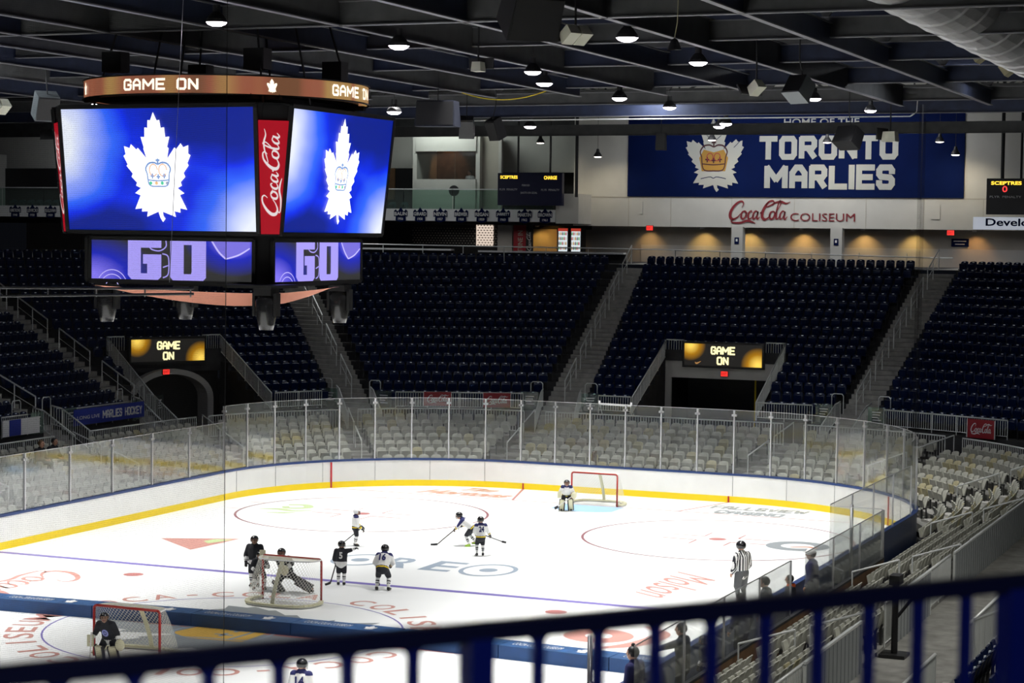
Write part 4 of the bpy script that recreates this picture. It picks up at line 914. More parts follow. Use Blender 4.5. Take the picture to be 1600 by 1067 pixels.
spot('alcove_lamp', (-16.2, 62.6, 10.6), (-16.2, 64, 9.2), 45, 110, (1, .5, .1), .1)
shelfc = [(.1, .35, .08), (.6, .3, .05), (.5, .03, .04), (.1, .1, .12), (.65, .6, .5)]
for j, x in enumerate((-14.75, -13.98)):
    t = thing('drink_cooler', 'lit glass-door drink cooler, the %s of the pair' % ('left' if j == 0 else 'right'), 'cooler', (x, 61.4, 8.73))
    MB().box((x, 61.75, 9.65), (.72, .6, 1.85)).build('cabinet', M['black'], t); MB().box((x, 61.43, 9.85), (.52, .03, 1.15)).build('lit_door', led('cooler_light', (.85, .95, 1), .85), t)
    MB().box((x, 61.42, 10.47), (.56, .05, .16)).build('header', led('cooler_red', (.5, .05, .03), .8), t)
    for r in range(4):
        for c in range(5):
            k = (r * 3 + c * 2 + j) % 5; o = MB().lathe((x - .2 + c * .1, 61.38, 9.36 + r * .27), [(.035, 0), (.035, .13), (.015, .17), (.015, .2)], 8).build('bottle_row', led('bottle%d' % k, shelfc[k], .7), t)
    MB().box((x, 61.3, 8.95), (.7, .03, .3)).build('plinth', M['black'], t)

# ---------------------------------------------------------------- end scoreboards
am = led('amber_digits', (1, .62, .05), 1.8); rd = led('red_digits', (1, .05, .05), 1.5)
def board(x0, z0, W, H, y, lab, right):
    t = thing('end_scoreboard', lab, 'scoreboard', (x0 + W / 2, y, z0)); fr = Frame((x0, y, z0), (1, 0, 0), (0, 0, 1))
    MB().box(fr(W / 2, H / 2, -.15), (W, .3, H)).build('case', mat('board_case', (.01, .012, .05) if not right else (.012, .012, .014), .4), t)
    mb = MB(); text(mb, 'SCEPTRES', W * .04, H * .82, W * .27, H * .1, fr, .03); 
    if right: text(mb, '11:41', W * .37, H * .76, W * .28, H * .15, fr, .02); text(mb, '3', W * .53, H * .57, W * .04, H * .12, fr, .02)
    else: text(mb, 'CHARGE', W * .72, H * .8, W * .2, H * .11, fr, .03)
    mb.build('amber_digits', am, t)
    if right: mb = MB(); text(mb, '0', W * .14, H * .62, W * .045, H * .17, fr, .01); mb.build('red_digit', rd, t)
    mb = MB(); text(mb, 'PERIOD', W * .38, H * .59, W * .12, H * .06, fr, .01); text(mb, 'PLYR  PENALTY', W * .03, H * .46, W * .28, H * .06, fr, .01); text(mb, 'SHOTS ON GOAL', W * .36, H * .36, W * .26, H * .06, fr, .01); text(mb, 'PLYR  PENALTY', W * .68, H * .45, W * .28, H * .06, fr, .01); mb.build('captions', M['cokew'], t)
    MB().tube(fr(W * .3, H, -.15), V((fr(W * .3, 0, -.15).x, y + .15, 19.04)), .06).build('hanger', M['dark'], t); MB().tube(fr(W * .8, H, -.15), V((fr(W * .8, 0, -.15).x, y + .15, 19.04)), .06).build('hanger', M['dark'], t)
board(-17.1, 11.75, 3.75, 1.75, 57.6, 'blue-black end scoreboard reading SCEPTRES and CHARGE on the balcony', False)
board(9.42, 11.45, 5.4, 1.75, 56, 'black end scoreboard reading SCEPTRES 0 at the far right edge', True)
t = thing('advert_board', 'white board reading Developing under the right end scoreboard', 'sign', (11.5, 56, 10.75)); fr = Frame((8.85, 55.8, 10.72), (1, 0, 0), (0, 0, 1))
MB().box(fr(2.9, .3, -.08), (5.8, .16, .6)).build('panel', mat('lit_white', (.7, .72, .75), .5, emit=(.6, .65, .75), estr=.5), t); mb = MB(); text(mb, 'Developing', .6, .06, 3.3, .48, fr, .025); mb.build('lettering', M['ban'], t)

# ---------------------------------------------------------------- roof steel
ZB = 15.0
t0 = None
for i, x in enumerate([-33, -28, -23.4, -18.6, -14.0, -10.4, -6.9, -4.6, -2.0, 1.2, 4.35, 7.6, 10.95, 14.1, 21.2, 25]):
    big = i % 2 == 0
    t = thing('roof_beam', 'long steel roof beam running away from the camera, %s from the left' % ordn[i], 'beam', (x, -10, ZB), 'lengthwise roof beams')
    d = .75 if big else .55
    yl = 29 if x > 9 else 21.8; yc = (yl - 59) / 2; ln = yl + 59
    mb = MB(); mb.box((x, yc, ZB + d / 2), (.03, ln, d)); mb.build('web', M['beamb'] if not big else M['beam'], t)
    mb = MB(); mb.box((x, yc, ZB), (.17, ln, .03)); mb.box((x, yc, ZB + d), (.17, ln, .03)); mb.build('flange', M['flange'], t)
for i, (y, z, d) in enumerate([(-20, 15.4, .6), (-11, 15.4, .6), (-2.3, 15.0, .55), (1.5, 15.9, .5), (5.4, 15.2, .5), (9, 15.9, .4), (12.2, 15.2, .5), (16, 15.9, .4), (20.5, 15.2, .5), (25, 15.9, .4), (29, 15.2, .45), (34, 15.05, .5), (41, 16.2, .45), (48, 15.0, .5), (55, 16.9, .5)]):
    t = thing('roof_girder', 'steel girder crossing the roof, %s from the near end' % ordn[i], 'girder', (-6, y, z), 'crosswise roof girders')
    mb = MB(); mb.box((-6, y, z + d / 2), (68, .04, d)); mb.build('web', M['beam'] if i % 3 == 1 or y < 0 or y > 40 else M['beamb'], t)
    mb = MB(); mb.box((-6, y, z), (68, .15, .03)); mb.box((-6, y, z + d), (68, .15, .03)); mb.build('flange', M['flange'] if i < 12 else M['beam'], t)
    if i % 2 == 0:
        mb = MB(); 
        for j in range(18):
            x = -38 + 4 * j
            mb.bar((x, y, z + d), (x + 2, y, 18.4), .1); mb.bar((x + 2, y, 18.4), (x + 4, y, z + d), .1)
            mb.bar((x, y, z + d), (x, y, 18.4), .08)
        mb.box((-6, y, 18.45), (68, .2, .12)); mb.build('truss_web', M['beam'], t)
# round air duct
t = thing('air_duct', 'fat round galvanised air duct under the roof at upper right', 'duct', (17.7, 20, 15.2))
mb = MB()
for j in range(30):
    y = -6 + j * 2.0; mb.lathe((17.3, y, 16.2), [(1.12, 0), (1.12, 1.9), (1.17, 1.92), (1.17, 2.0)], 28, (0, 1, 0))
mb.build('duct_body', M['duct'], t, smooth=False)
for yy in (14, 19):
    MB().box((16.35, yy, 15.5), (.5, .7, .35), X=(.8, 0, .6), Z=(-.6, 0, .8)).build('grille', M['yel'], t)

# ---------------------------------------------------------------- high bay lamps
lampglow = led('lamp_glow', (1, .9, 1), 14)
hb_s = MB().lathe((0, 0, 0), [(.31, 0), (.28, .1), (.16, .26), (.11, .3), (.11, .5), (.0, .52)], 20).mesh('shade', M['dark'])
hb_g = MB().lathe((0, 0, 0), [(0, -.11), (.14, -.1), (.25, -.05), (.3, .01), (0, .03)], 20).mesh('glow', lampglow)
hb_r = MB().tube((0, 0, .5), (0, 0, 4.32), .012, 5).mesh('rod', M['dark'])
root = thing('high_bay_lamp', '', 'lamp', (0, 0, 30), 'high bay lamps under the roof')
sh_ = link('shade', hb_s, root); link('bulb_glow', hb_g, sh_); link('hanging_rod', hb_r, root)
HB_ = [(-3.8, 5.8, 16.1), (-23.5, 29, 15.9), (-19, 22, 15.6), (-26.5, 33.5, 15.8), (1.0, 7.8, 15.5), (-9.8, 29.7, 15.05), (-.2, 20.9, 15.8), (-.8, 23.5, 15.6), (8.1, 7.2, 15.5), (6.5, 18.6, 15.8), (-.3, 30.1, 15.5), (-2.2, 42, 15.9), (-11, 47.2, 15.4), (-1.4, 48, 15.5), (-4.1, 55.8, 15.8), (3.4, 57, 16.6), (3.6, 45, 16.4), (13.5, 0, 15.7)]
sd = ['over the scoreboard', 'at far upper left', 'at the left picture edge', 'lowest at far left', 'large one at top centre', 'right of the scoreboard ribbon', 'upper of the close pair at centre', 'lower of the close pair at centre', 'at top right of centre', 'right of the small fan', 'below the middle beam', 'left above the banner', 'near the press box', 'above the leaf crest', 'just above the banner top', 'over the banner lettering', 'by the grey hanging speaker', 'beside the black hanging speaker at the top']
for i, p in enumerate(HB_):
    s_ = (14.72 - CAM.z) / (p[2] - CAM.z); p = CAM + (V(p) - CAM) * s_
    o = root if i == 0 else dup(root, p); o.location = p; o.scale = (s_, s_, s_)
    for c in o.children:
        if c.name.startswith('hanging_rod'): c.scale = (1, 1, 1 / s_)
    o['label'] = 'round high bay lamp glowing white, %s' % sd[i]
# dish pendants with warm light in front of the end wall
pr = thing('pendant_lamp', '', 'lamp', (0, 0, 30), 'dish pendants by the end wall')
link('shade', MB().lathe((0, 0, 0), [(.24, 0), (.2, .12), (.1, .26), (.07, .42), (0, .44)], 18).mesh('shade', M['dark']), pr); link('bulb_glow', MB().lathe((0, 0, .0), [(0, -.05), (.15, -.035), (.22, .01)], 18).mesh('glow', led('lamp_glow2', (1, .9, .8), 5)), pr); link('cable', MB().tube((0, 0, .4), (0, 0, 4.8), .012, 5).mesh('rod', M['dark']), pr)
sp = [(-11.3, 57.5, 14.35, 'left of the big banner'), (7.6, 57.5, 14.4, 'right of the big banner'), (-14.6, 57.5, 15.1, 'near the left end scoreboard'), (1.1, 57.5, 15.05, 'in front of the banner lettering'), (-5.0, 57.5, 15.2, 'in front of the leaf crest'), (6.8, 57.5, 15.05, 'small one above the right banner corner')]
for i, (x, y, z, l) in enumerate(sp):
    o = pr if i == 0 else dup(pr, (x, y, z)); o.location = (x, y, z); o['label'] = 'dark dish pendant lamp %s' % l
    spot('pendant_light', (x, y, z), (x + .2, 60, 11.2), 420 if i != 4 else 260, 110, (1, .86, .62), .15, .9)
area('wall_wash', (-1, 55.0, 16.2), 14, .6, 420, 150, (.95, .97, 1), (-1, 60, 12))

# ---------------------------------------------------------------- centre-hung scoreboard
sb = thing('centre_scoreboard', 'four-sided hanging video scoreboard with blue maple leaf screens', 'scoreboard', (0, 0, 9))
TW, TH, BW, BH, ZT, ZBm = 2.72, 3.33, 2.66, 3.03, 13.12, 10.12
def f_main(nt, sx, b, tc):
    a = glow(nt, tc.outputs['UV'], (-.05, .75), (.42, .75)); c = glow(nt, tc.outputs['UV'], (1.05, .0), (.45, .62))
    ad = nt.nodes.new('ShaderNodeMath'); ad.operation = 'MAXIMUM'; nt.links.new(a, ad.inputs[0]); nt.links.new(c, ad.inputs[1])
    n = nt.nodes.new('ShaderNodeTexNoise'); n.inputs['Scale'].default_value = 3; nt.links.new(tc.outputs['UV'], n.inputs['Vector'])
    m = nt.nodes.new('ShaderNodeMath'); m.operation = 'MULTIPLY_ADD'; m.inputs[1].default_value = .35; nt.links.new(n.outputs['Fac'], m.inputs[0])
    g2 = glow(nt, tc.outputs['UV'], (.85, .95), (.6, .45)); g3 = glow(nt, tc.outputs['UV'], (.15, .0), (.5, .3))
    mm = nt.nodes.new('ShaderNodeMath'); mm.operation = 'MAXIMUM'; nt.links.new(g2, mm.inputs[0]); nt.links.new(g3, mm.inputs[1])
    s_ = nt.nodes.new('ShaderNodeMath'); s_.operation = 'MULTIPLY_ADD'; s_.inputs[1].default_value = -.32; nt.links.new(mm.outputs[0], s_.inputs[0]); nt.links.new(ad.outputs[0], s_.inputs[2])
    m.inputs[2].default_value = 0; s2 = nt.nodes.new('ShaderNodeMath'); s2.operation = 'ADD'; nt.links.new(m.outputs[0], s2.inputs[0]); nt.links.new(s_.outputs[0], s2.inputs[1])
    r = nt.nodes.new('ShaderNodeValToRGB'); r.color_ramp.elements[0].color = (.0, .012, .28, 1); r.color_ramp.elements[1].color = (.85, .9, 1.0, 1)
    r.color_ramp.elements.new(.2).color = (.0, .025, .85, 1); r.color_ramp.elements.new(.45).color = (.03, .14, 1.0, 1); r.color_ramp.elements.new(.7).color = (.3, .4, 1.0, 1)
    nt.links.new(s2.outputs[0], r.inputs[0]); nt.links.new(r.outputs[0], b.inputs['Emission Color']); b.inputs['Emission Strength'].default_value = 1
SCR = screenmat('video_screen', f_main)
LWH = led('led_white', (1, 1, 1), 1.6); 
def f_low(nt, sx, b, tc):
    a = glow(nt, tc.outputs['UV'], (.0, .1), (.42, 1.0)); c = glow(nt, tc.outputs['UV'], (.88, 1.0), (.3, .85))
    ad = nt.nodes.new('ShaderNodeMath'); ad.operation = 'MAXIMUM'; nt.links.new(a, ad.inputs[0]); nt.links.new(c, ad.inputs[1])
    r = nt.nodes.new('ShaderNodeValToRGB'); r.color_ramp.elements[0].color = (.03, .03, .03, 1); r.color_ramp.elements[1].color = (.25, .2, .95, 1); r.color_ramp.elements.new(.5).color = (.01, .02, .5, 1)
    nt.links.new(ad.outputs[0], r.inputs[0]); nt.links.new(r.outputs[0], b.inputs['Emission Color']); b.inputs['Emission Strength'].default_value = 1
LOWS = screenmat('lower_screen', f_low); LIL = led('led_lilac', (.42, .36, .98), 1.0)
fcs = ['front', 'right', 'rear', 'left']
for q in range(4):
    rot = Matrix.Rotation(q * pi / 2, 3, 'Z'); W = lambda x, y, z: rot @ V((x, y, z))
    a, b, c, d = W(-BW, -BH, ZBm), W(BW, -BH, ZBm), W(TW, -TH, ZT), W(-TW, -TH, ZT)
    up = (W(0, -TH, ZT) - W(0, -BH, ZBm)).normalized(); rt = W(1, 0, 0); fr = Frame((a + b) / 2, rt, up); Hh = (W(0, -TH, ZT) - W(0, -BH, ZBm)).length
    mb = MB(); uvquad(mb, a + fr.n * .02, b + fr.n * .02, c + fr.n * .02, d + fr.n * .02); vs_ = mb.build('video_screen', SCR, sb)
    mb = MB(); ov = V((0, 0, 0))
    for p_, q_ in ((a, b), (b, c), (c, d), (d, a)): mb.bar(p_, q_, .1)
    mb.build('screen_frame', M['black'], sb)
    mb = flat([leaf(0, Hh * .52, 2.62, .93)], fr, .05); lf_ = mb.build('leaf_image', LWH, vs_)
    mb = MB(); [ribbon(mb, st, fr, .062, (.36, .34), (.02, 1.3), 1.9) for st in CROWN]; mb.build('crown_image', led('crown_blue', (.25, .4, .75), 1), vs_)
    mb = MB(); [ribbon(mb, [(x, y, .03) for x, y in circ(.02 + s * .13, 1.5, .11, .14, 10)], fr, .062) for s in (-1, 1)]; mb.build('crown_pearls', led('crown_orange', (1, .6, .4), 1), vs_)
    for x_, c_l in ((-.22, (.1, .7, .4)), (-.06, (1, .6, .3)), (.1, (.1, .7, .4)), (.24, (.4, .45, .6))): flat([circ(x_ + .02, 1.19, .045, None, 8)], fr, .062).build('jewel_image', led('jewel', c_l, 1), vs_)
    # lower screen
    w2, h2 = 2.3, 2.62; a, b, c, d = W(-w2, -h2, 8.93), W(w2, -h2, 8.93), W(w2, -h2, 9.97), W(-w2, -h2, 9.97); fl = Frame((a + b) / 2, rt, (0, 0, 1))
    mb = MB(); uvquad(mb, a + fl.n * .02, b + fl.n * .02, c + fl.n * .02, d + fl.n * .02); vs_ = mb.build('lower_screen', LOWS, sb)
    mb = MB(); [mb.bar(p_, q_, .09) for p_, q_ in ((a, b), (b, c), (c, d), (d, a))]; mb.build('screen_frame', M['black'], sb)
    # the letters G O
    G = [(-1.05, .0), (-1.2, .15), (-1.2, 1.03), (-.25, 1.03), (-.25, .82), (-.83, .82), (-.83, .2), (-.65, .2), (-.65, .43), (-.77, .43), (-.77, .66), (-.25, .66), (-.25, .12), (-.4, .0)]
    mb = flat([G], fl, .035)
    m2 = MB()
    o1 = [(.0, .12), (.12, 0), (.88, 0), (1.0, .12), (1.0, 1.03), (.0, 1.03)]; i1 = [(.38, .2), (.38, .2), (.58, .2), (.6, .25), (.6, .9), (.38, .9)]
    m2.add([fl(x, y, .035) for x, y in o1] + [fl(x, y, .035) for x, y in i1], [(i, (i + 1) % 6, (i + 1) % 6 + 6, i + 6) for i in range(6)]); mb.add(m2.v, m2.f); mb.build('letters_image', LIL, vs_)
    mb = MB(); ribbon(mb, [(-.6, .98, .03), (-.55, .8, .03), (-.3, .75, .03), (-.12, .85, .03), (-.12, 1.0, .03)], fl, .04); ribbon(mb, [(-.2, .1, .03), (-.05, .2, .03), (-.05, .6, .03), (-.22, .68, .03)], fl, .04); ribbon(mb, [(-.2, .35, .03), (-.05, .4, .03)], fl, .04); mb.build('outline_image', LIL, vs_)
    mb = flat([[(1.15, 1.02), (2.2, 1.02), (2.2, .82), (1.55, .58)]], fl, .03); mb.build('flag_image', led('flag_blue', (.2, .17, .75), 1), vs_)
    mb = MB(); ribbon(mb, [(1.15, 1.02, .04), (1.35, .75, .05), (1.55, .58, .04)], fl, .04); ribbon(mb, [(1.55, .58, .03), (1.9, .68, .04), (2.2, .84, .03)], fl, .04)
    for rr in (.45, .34, .2): ribbon(mb, [(-1.65 + rr * cos(R(k_)), -.18 + rr * sin(R(k_)), .02) for k_ in range(28, 153, 15)], fl, .04)
    mb.build('outline_image', led('led_lilac_bright', (.55, .5, 1), 1.1), vs_)
    # corner advert
    a, b, c, d = W(BW, -BH, ZBm), W(BH, -BW, ZBm), W(TH, -TW, ZT), W(TW, -TH, ZT)
    up2 = ((c + d) / 2 - (a + b) / 2).normalized(); rt2 = (b - a).normalized(); fc = Frame((a + b) / 2, rt2, up2)
    mb = MB(); nn = fc.n * .03
    mb.quad(a + nn, b + nn, c + nn - up2 * .35, d + nn - up2 * .35); ca_ = mb.build('corner_advert', mat('advert_red_lit', (.3, .01, .015), .5, emit=(.38, .0, .012), estr=.7), sb)
    fv = Frame(fc(0, .25, .05), up2, -rt2); fv.n = fc.n
    mb = MB(); coke(mb, fv, .05, -.24, 2.2, 0, .5, 1.1); mb.build('corner_script', led('script_white', (.9, .8, .8), .85), ca_)
    MB().box((a + b + c + d) / 4 - fc.n * .12, ((b - a).length, .2, Hh), X=rt2, Z=up2, Y=fc.n).build('corner_panel', M['black'], sb)
mb = MB(); n_ = 8
ring = lambda z, k, tw, th: [(x * k, y * k, z) for x, y in ((-tw, -th), (tw, -th), (th, -tw), (th, tw), (tw, th), (-tw, th), (-th, tw), (-th, -tw))]
def prism(mb, z0, z1, A, B): 
    A = ring(z0, 1, *A); B = ring(z1, 1, *B); mb.add(A + B, [(i, (i + 1) % 8, (i + 1) % 8 + 8, i + 8) for i in range(8)] + [tuple(range(7, -1, -1)), tuple(range(8, 16))])
prism(mb, ZBm - .05, ZT + .06, (BW - .02, BH - .03), (TW - .02, TH - .03)); prism(mb, 8.85, ZBm, (2.25, 2.6), (2.25, 2.6)); mb.build('cabinet', M['black'], sb)
MB().box((2.5, -2.65, 8.885), (1.3, 1.3, .08)).build('corner_bracket', M['black'], sb)
def f_rib(nt, sx, b, tc):
    n = nt.nodes.new('ShaderNodeTexNoise'); n.noise_dimensions = '1D'; n.inputs['Scale'].default_value = 14; n.inputs['Detail'].default_value = 1; nt.links.new(sx.outputs[0], n.inputs['W'])
    r = nt.nodes.new('ShaderNodeValToRGB'); r.color_ramp.elements[0].position = .35; r.color_ramp.elements[0].color = (.16, .07, .035, 1); r.color_ramp.elements[1].position = .62; r.color_ramp.elements[1].color = (.36, .21, .07, 1)
    r.color_ramp.elements.new(.5).color = (.28, .09, .05, 1); nt.links.new(n.outputs['Fac'], r.inputs[0]); nt.links.new(r.outputs[0], b.inputs['Emission Color']); b.inputs['Emission Strength'].default_value = 1
RIB = screenmat('ribbon_screen', f_rib)
rr_, z0, z1 = 3.55, 13.41, 13.83
mb = MB(); uv = []; N_ = 72; q = []
for i in range(N_): a = 2 * pi * i / N_; q += [(rr_ * cos(a), rr_ * sin(a), z0), (rr_ * cos(a), rr_ * sin(a), z1)]
for i in range(N_):
    j = (i + 1) % N_; mb.f.append((2 * i, 2 * j, 2 * j + 1, 2 * i + 1)); mb.m.append(0); uv += [(i / N_, 0), ((i + 1) / N_, 0), ((i + 1) / N_, 1), (i / N_, 1)]
mb.v = q; mb.uv = uv; mb.build('ribbon_screen', RIB, sb)
mb = MB(); mb.lathe((0, 0, 0), [(rr_ - .02, z0 - .03), (rr_ + .04, z0 - .03), (rr_ + .04, z0), (rr_ - .02, z0)], 72); mb.lathe((0, 0, 0), [(rr_ - .25, z1 + .03), (rr_ + .04, z1 + .03), (rr_ + .04, z1)], 72); mb.lathe((0, 0, 0), [(rr_ - .25, z0 - .02), (rr_ - .25, z1)], 72); mb.build('ribbon_housing', M['black'], sb)
class Cyl:
    def __init__(s, r, a0, z): s.r, s.a0, s.z = r, a0, z
    def __call__(s, x, y, d=0): a = s.a0 + x / s.r; return V(((s.r + d) * cos(a), (s.r + d) * sin(a), s.z + y))
mb = MB()
view = math.atan2(-45.26, 26.72)                               # towards the near right corner
for a0 in (-102.75, -15, 75, 165):
    block(mb, 'GAME ON', 0, .07, 2.01, .28, Cyl(rr_, R(a0), z0), .02, .2)
    m2 = MB(); L_ = leaf(0, 0, .34); cy = Cyl(rr_, R(a0 + 60.3), z0 + .21); t_ = geometry.tessellate_polygon([[V((x, y, 0)) for x, y in L_]]); m2.add([cy(x, y, .02) for x, y in L_], [tuple(k) for k in t_]); mb.add(m2.v, m2.f)
mb.build('ribbon_lettering', led('ribbon_white', (1, .85, .65), 1.6), sb)
for x in (-2.4, 0, 2.4):
    for y in (-2.4, 0, 2.4):
        if x or y: MB().tube((x, y, ZT), (x * .6, y * .6, 17.5), .03, 6).build('hanging_cable', M['dark'], sb)
for x, y in ((-2, -2), (2, -2), (2, 2), (-2, 2)): MB().box((x, y, 14.3), (.55, .4, .5)).build('hoist_motor', M['black'], sb)
for x in (-2.2, 2.2): MB().box((x, 0, ZT + .25), (.12, 5.5, .12)).build('top_truss', M['dark'], sb); MB().box((0, x, ZT + .25), (5.5, .12, .12)).build('top_truss', M['dark'], sb)
# underside: sagging pink cloth, truss pipes, moving heads
t = thing('sagging_cloth', 'salmon pink cloth sagging beneath the centre scoreboard', 'cloth', (0, 0, 8.8))
mb = MB(); q = []; nx = 36
cl = [(-2.15, -2.78), (2.55, -2.85), (3.0, -2.3), (3.0, .4)]; seg = [0]
for a_, b_ in zip(cl, cl[1:]): seg.append(seg[-1] + math.hypot(b_[0] - a_[0], b_[1] - a_[1]))
def clp(s_):
    for k_ in range(3):
        if s_ <= seg[k_ + 1] + 1e-6: u = (s_ - seg[k_]) / (seg[k_ + 1] - seg[k_]); return cl[k_][0] + (cl[k_ + 1][0] - cl[k_][0]) * u, cl[k_][1] + (cl[k_ + 1][1] - cl[k_][1]) * u
for i in range(nx + 1):
    u = i / nx; x, y = clp(seg[-1] * u); sag = .42 * (1 - abs(2 * u - .98) ** 1.7) if u < .99 else 0
    for j in range(5): v_ = j / 4; q.append((x * (1 - .04 * v_), y * (1 - .04 * v_) + .02 * sin(14 * u + 3 * v_), 8.82 - sag * (.25 + .75 * v_)))
mb.add(q, [(i * 5 + j, i * 5 + j + 1, i * 5 + j + 6, i * 5 + j + 5) for i in range(nx) for j in range(4)])
mb.build('cloth_sheet', mat('cloth_salmon', (.85, .36, .25), .9), t, smooth=True)
t = thing('lighting_truss', 'thin double pipe truss running left under the scoreboard', 'truss', (-3, -3, 8.75))
mb = MB(); A0, A1 = V((-6.5, -5.6, 8.72)), V((1.0, -3.2, 8.80)); mb.tube(A0, A1, .03); mb.tube(A0 - V((0, 0, .26)), A1 - V((0, 0, .12)), .03); mb.build('pipes', M['dark'], t)
mb = MB(); [mb.tube(A0.lerp(A1, u), A0.lerp(A1, u) - V((0, 0, .2)), .02) for u in (.2, .4, .55, .7, .85, .99)]; mb.build('cross_pieces', M['alu'], t)
mhb = MB().box((0, 0, -.06), (.34, .3, .12)).mesh('head_base', M['black'])
my = MB(); my.box((-.21, 0, -.28), (.05, .16, .4)); my.box((.21, 0, -.28), (.05, .16, .4)); my.box((0, 0, -.1), (.46, .16, .04)); myk = my.mesh('head_yoke', M['black'])
mhd = MB().lathe((0, 0, -.72), [(.0, 0), (.12, .0), (.15, .1), (.19, .3), (.2, .5), (.15, .6), (0, .62)], 18).mesh('head_body', mat('lamp_body', (.018, .018, .02), .25, coat=.4), smooth=True)
rt_ = thing('moving_head_lamp', '', 'stage lamp', (0, 0, 30), 'moving head lamps under the scoreboard'); link('base', mhb, rt_); link('yoke', myk, rt_); link('head', mhd, rt_)
for i, (x, y, l) in enumerate(((-2.5, -1.6, 'leftmost'), (2.85, -3.0, 'below the front corner'), (2.45, 1.5, 'rightmost'), (-1.7, .8, 'second from left, partly hidden'))):
    o = rt_ if i == 0 else dup(rt_, (x, y, 8.84)); o.location = (x, y, 8.84); o.scale = (1.35, 1.35, 1.35); o['label'] = 'black moving head stage lamp under the scoreboard, %s' % l
o = MB().tube((2.1, -5.2, 19.04), (1.58, -5.2, 9.0), .008, 4).build('thin_cable', M['alu']); tag(o, 'thin pale cable hanging in front of the scoreboard', 'cable')

# ---------------------------------------------------------------- hanging speakers, projectors, small fixtures
def speaker(loc, d, rz, tilt, m, lab, grille=True):
    t = thing('hanging_speaker', lab, 'loudspeaker', loc); Rm = Matrix.Rotation(rz, 3, 'Z') @ Matrix.Rotation(tilt, 3, 'X')
    X, Y, Z = Rm @ V((1, 0, 0)), Rm @ V((0, 1, 0)), Rm @ V((0, 0, 1)); c = V(loc)
    MB().box(c, d, X, Y, Z, taper=.9).build('cabinet', m, t); MB().box(c - Y * (d[1] / 2 + .01), (d[0] * .9, .02, d[2] * .9), X, Y, Z).build('grille', M['black'], t)
    MB().path([c + Z * d[2] / 2, c + V((0, 0, d[2] / 2 + .5)), V((c.x, c.y, 19.04))], .02).build('hanger', M['dark'], t)
gsp = mat('speaker_grey', (.14, .16, .17), .5)
speaker((-11.6, 8.6, 14.0), (.75, .6, .8), R(50), R(25), gsp, 'grey tilted loudspeaker at upper left beside the white spotlights')
speaker((12.5, -10.4, 14.3), (1.0, .8, .9), R(40), R(35), M['black'], 'large black tilted loudspeaker at the top centre')
speaker((12.55, 8.4, 14.15), (.62, .5, .6), R(-25), R(-35), gsp, 'grey tilted loudspeaker right of the small white spotlights')
speaker((-2.0, 17.0, 14.15), (1.4, .8, .85), R(10), 0, mat('speaker_blue', (.008, .011, .025), .6), 'wide dark blue speaker box right of the scoreboard')
speaker((-3.3, 22.3, 14.0), (.55, .5, .7), R(20), R(25), M['black'], 'left of two black loudspeakers above the press box')
speaker((-2.3, 22.6, 13.95), (.5, .45, .75), R(-20), R(25), M['dark'], 'right of two black loudspeakers above the press box')
speaker((9.1, 28.6, 13.85), (.9, .6, .7), R(-25), R(-30), M['dark'], 'dark loudspeaker hanging over the banner lettering')
speaker((-1.9, 40, 14.3), (.45, .3, .75), R(5), 0, M['black'], 'small black loudspeaker in front of the leaf crest')
def floodlight(loc, rz, lab, n=2, s=1.0, tilt=-35):
    t = thing('floodlight', lab, 'floodlight', loc); c = V(loc); Rm = Matrix.Rotation(rz, 3, 'Z') @ Matrix.Rotation(R(tilt), 3, 'X')
    X, Y, Z = Rm @ V((1, 0, 0)), Rm @ V((0, 1, 0)), Rm @ V((0, 0, 1))
    for i in range(n): MB().box(c + X * (i - (n - 1) / 2) * .42 * s, (.38 * s, .5 * s, .34 * s), X, Y, Z, taper=.85).build('housing', mat('lamp_cream', (.62, .62, .5), .5), t)
    MB().box(c + Y * .3 * s + Z * .1, (.95 * s, .05, .4 * s), X, Y, Z).build('backplate', M['dark'], t); MB().tube(c, V((c.x, c.y, 19.04)), .025).build('hanger', M['dark'], t)
floodlight((11.9, -6.6, 14.2), R(60), 'bright cream twin floodlight hanging near the top centre', 2, .72)
floodlight((11.6, 7.6, 14.15), R(60), 'white slotted floodlight left of the grey speaker', 1, .8)
floodlight((-12.7, 7.6, 13.95), R(70), 'white twin spotlights at the left picture edge', 2, .9)
floodlight((10.1, 31, 14.0), R(80), 'pale flat floodlight over the banner lettering', 1, 1.1, 0)
floodlight((5.8, 2.5, 14.4), 0, 'small pale box fixture below the twin floodlight', 1, .7, 0)
t = thing('small_fixture', 'pale cone fixture on the beam right of centre', 'fixture', (12.7, -2.7, 14.2)); MB().lathe((12.7, -2.7, 14.22), [(.16, 0), (.07, .22), (0, .26)], 14).build('cone', M['dark'], t); MB().path([(12.7, -2.7, 14.45), (12.76, -2.7, 14.8), (12.85, -2.7, 19.04)], .012).build('cord', M['yel'], t)
t = thing('conduit_pipe', 'long thin white conduit pipe crossing above the banner', 'pipe', (0, 47.6, 14.9)); P_ = [(-8.5, 34.0, 14.93), (10.2, 34.0, 14.93), (10.45, 34.0, 15.1), (10.5, 34.0, 16.0)]; MB().path(P_, .03).build('pipe', M['white'], t)
t = thing('yellow_hose', 'slack yellow hose looping between two roof beams', 'hose', (0, 20, 15)); MB().path([V((-2.2 + 3.4 * u, 19.0, 15.05 - .32 * (1 - (2 * u - 1) ** 2))) for u in [i / 12 for i in range(13)]], .018).build('hose', M['jy'], t)
mb = MB(); mb.tube((-11.4, 57.2, 10.9), (-11.4, 57.2, 16), .09); mb.tube((9.5, 56.3, 13.2), (9.5, 56.3, 16), .09)
tag(mb.build('hanging_pole', M['dark']), 'dark hanging pole at the left end of the big banner', 'pole') if False else None
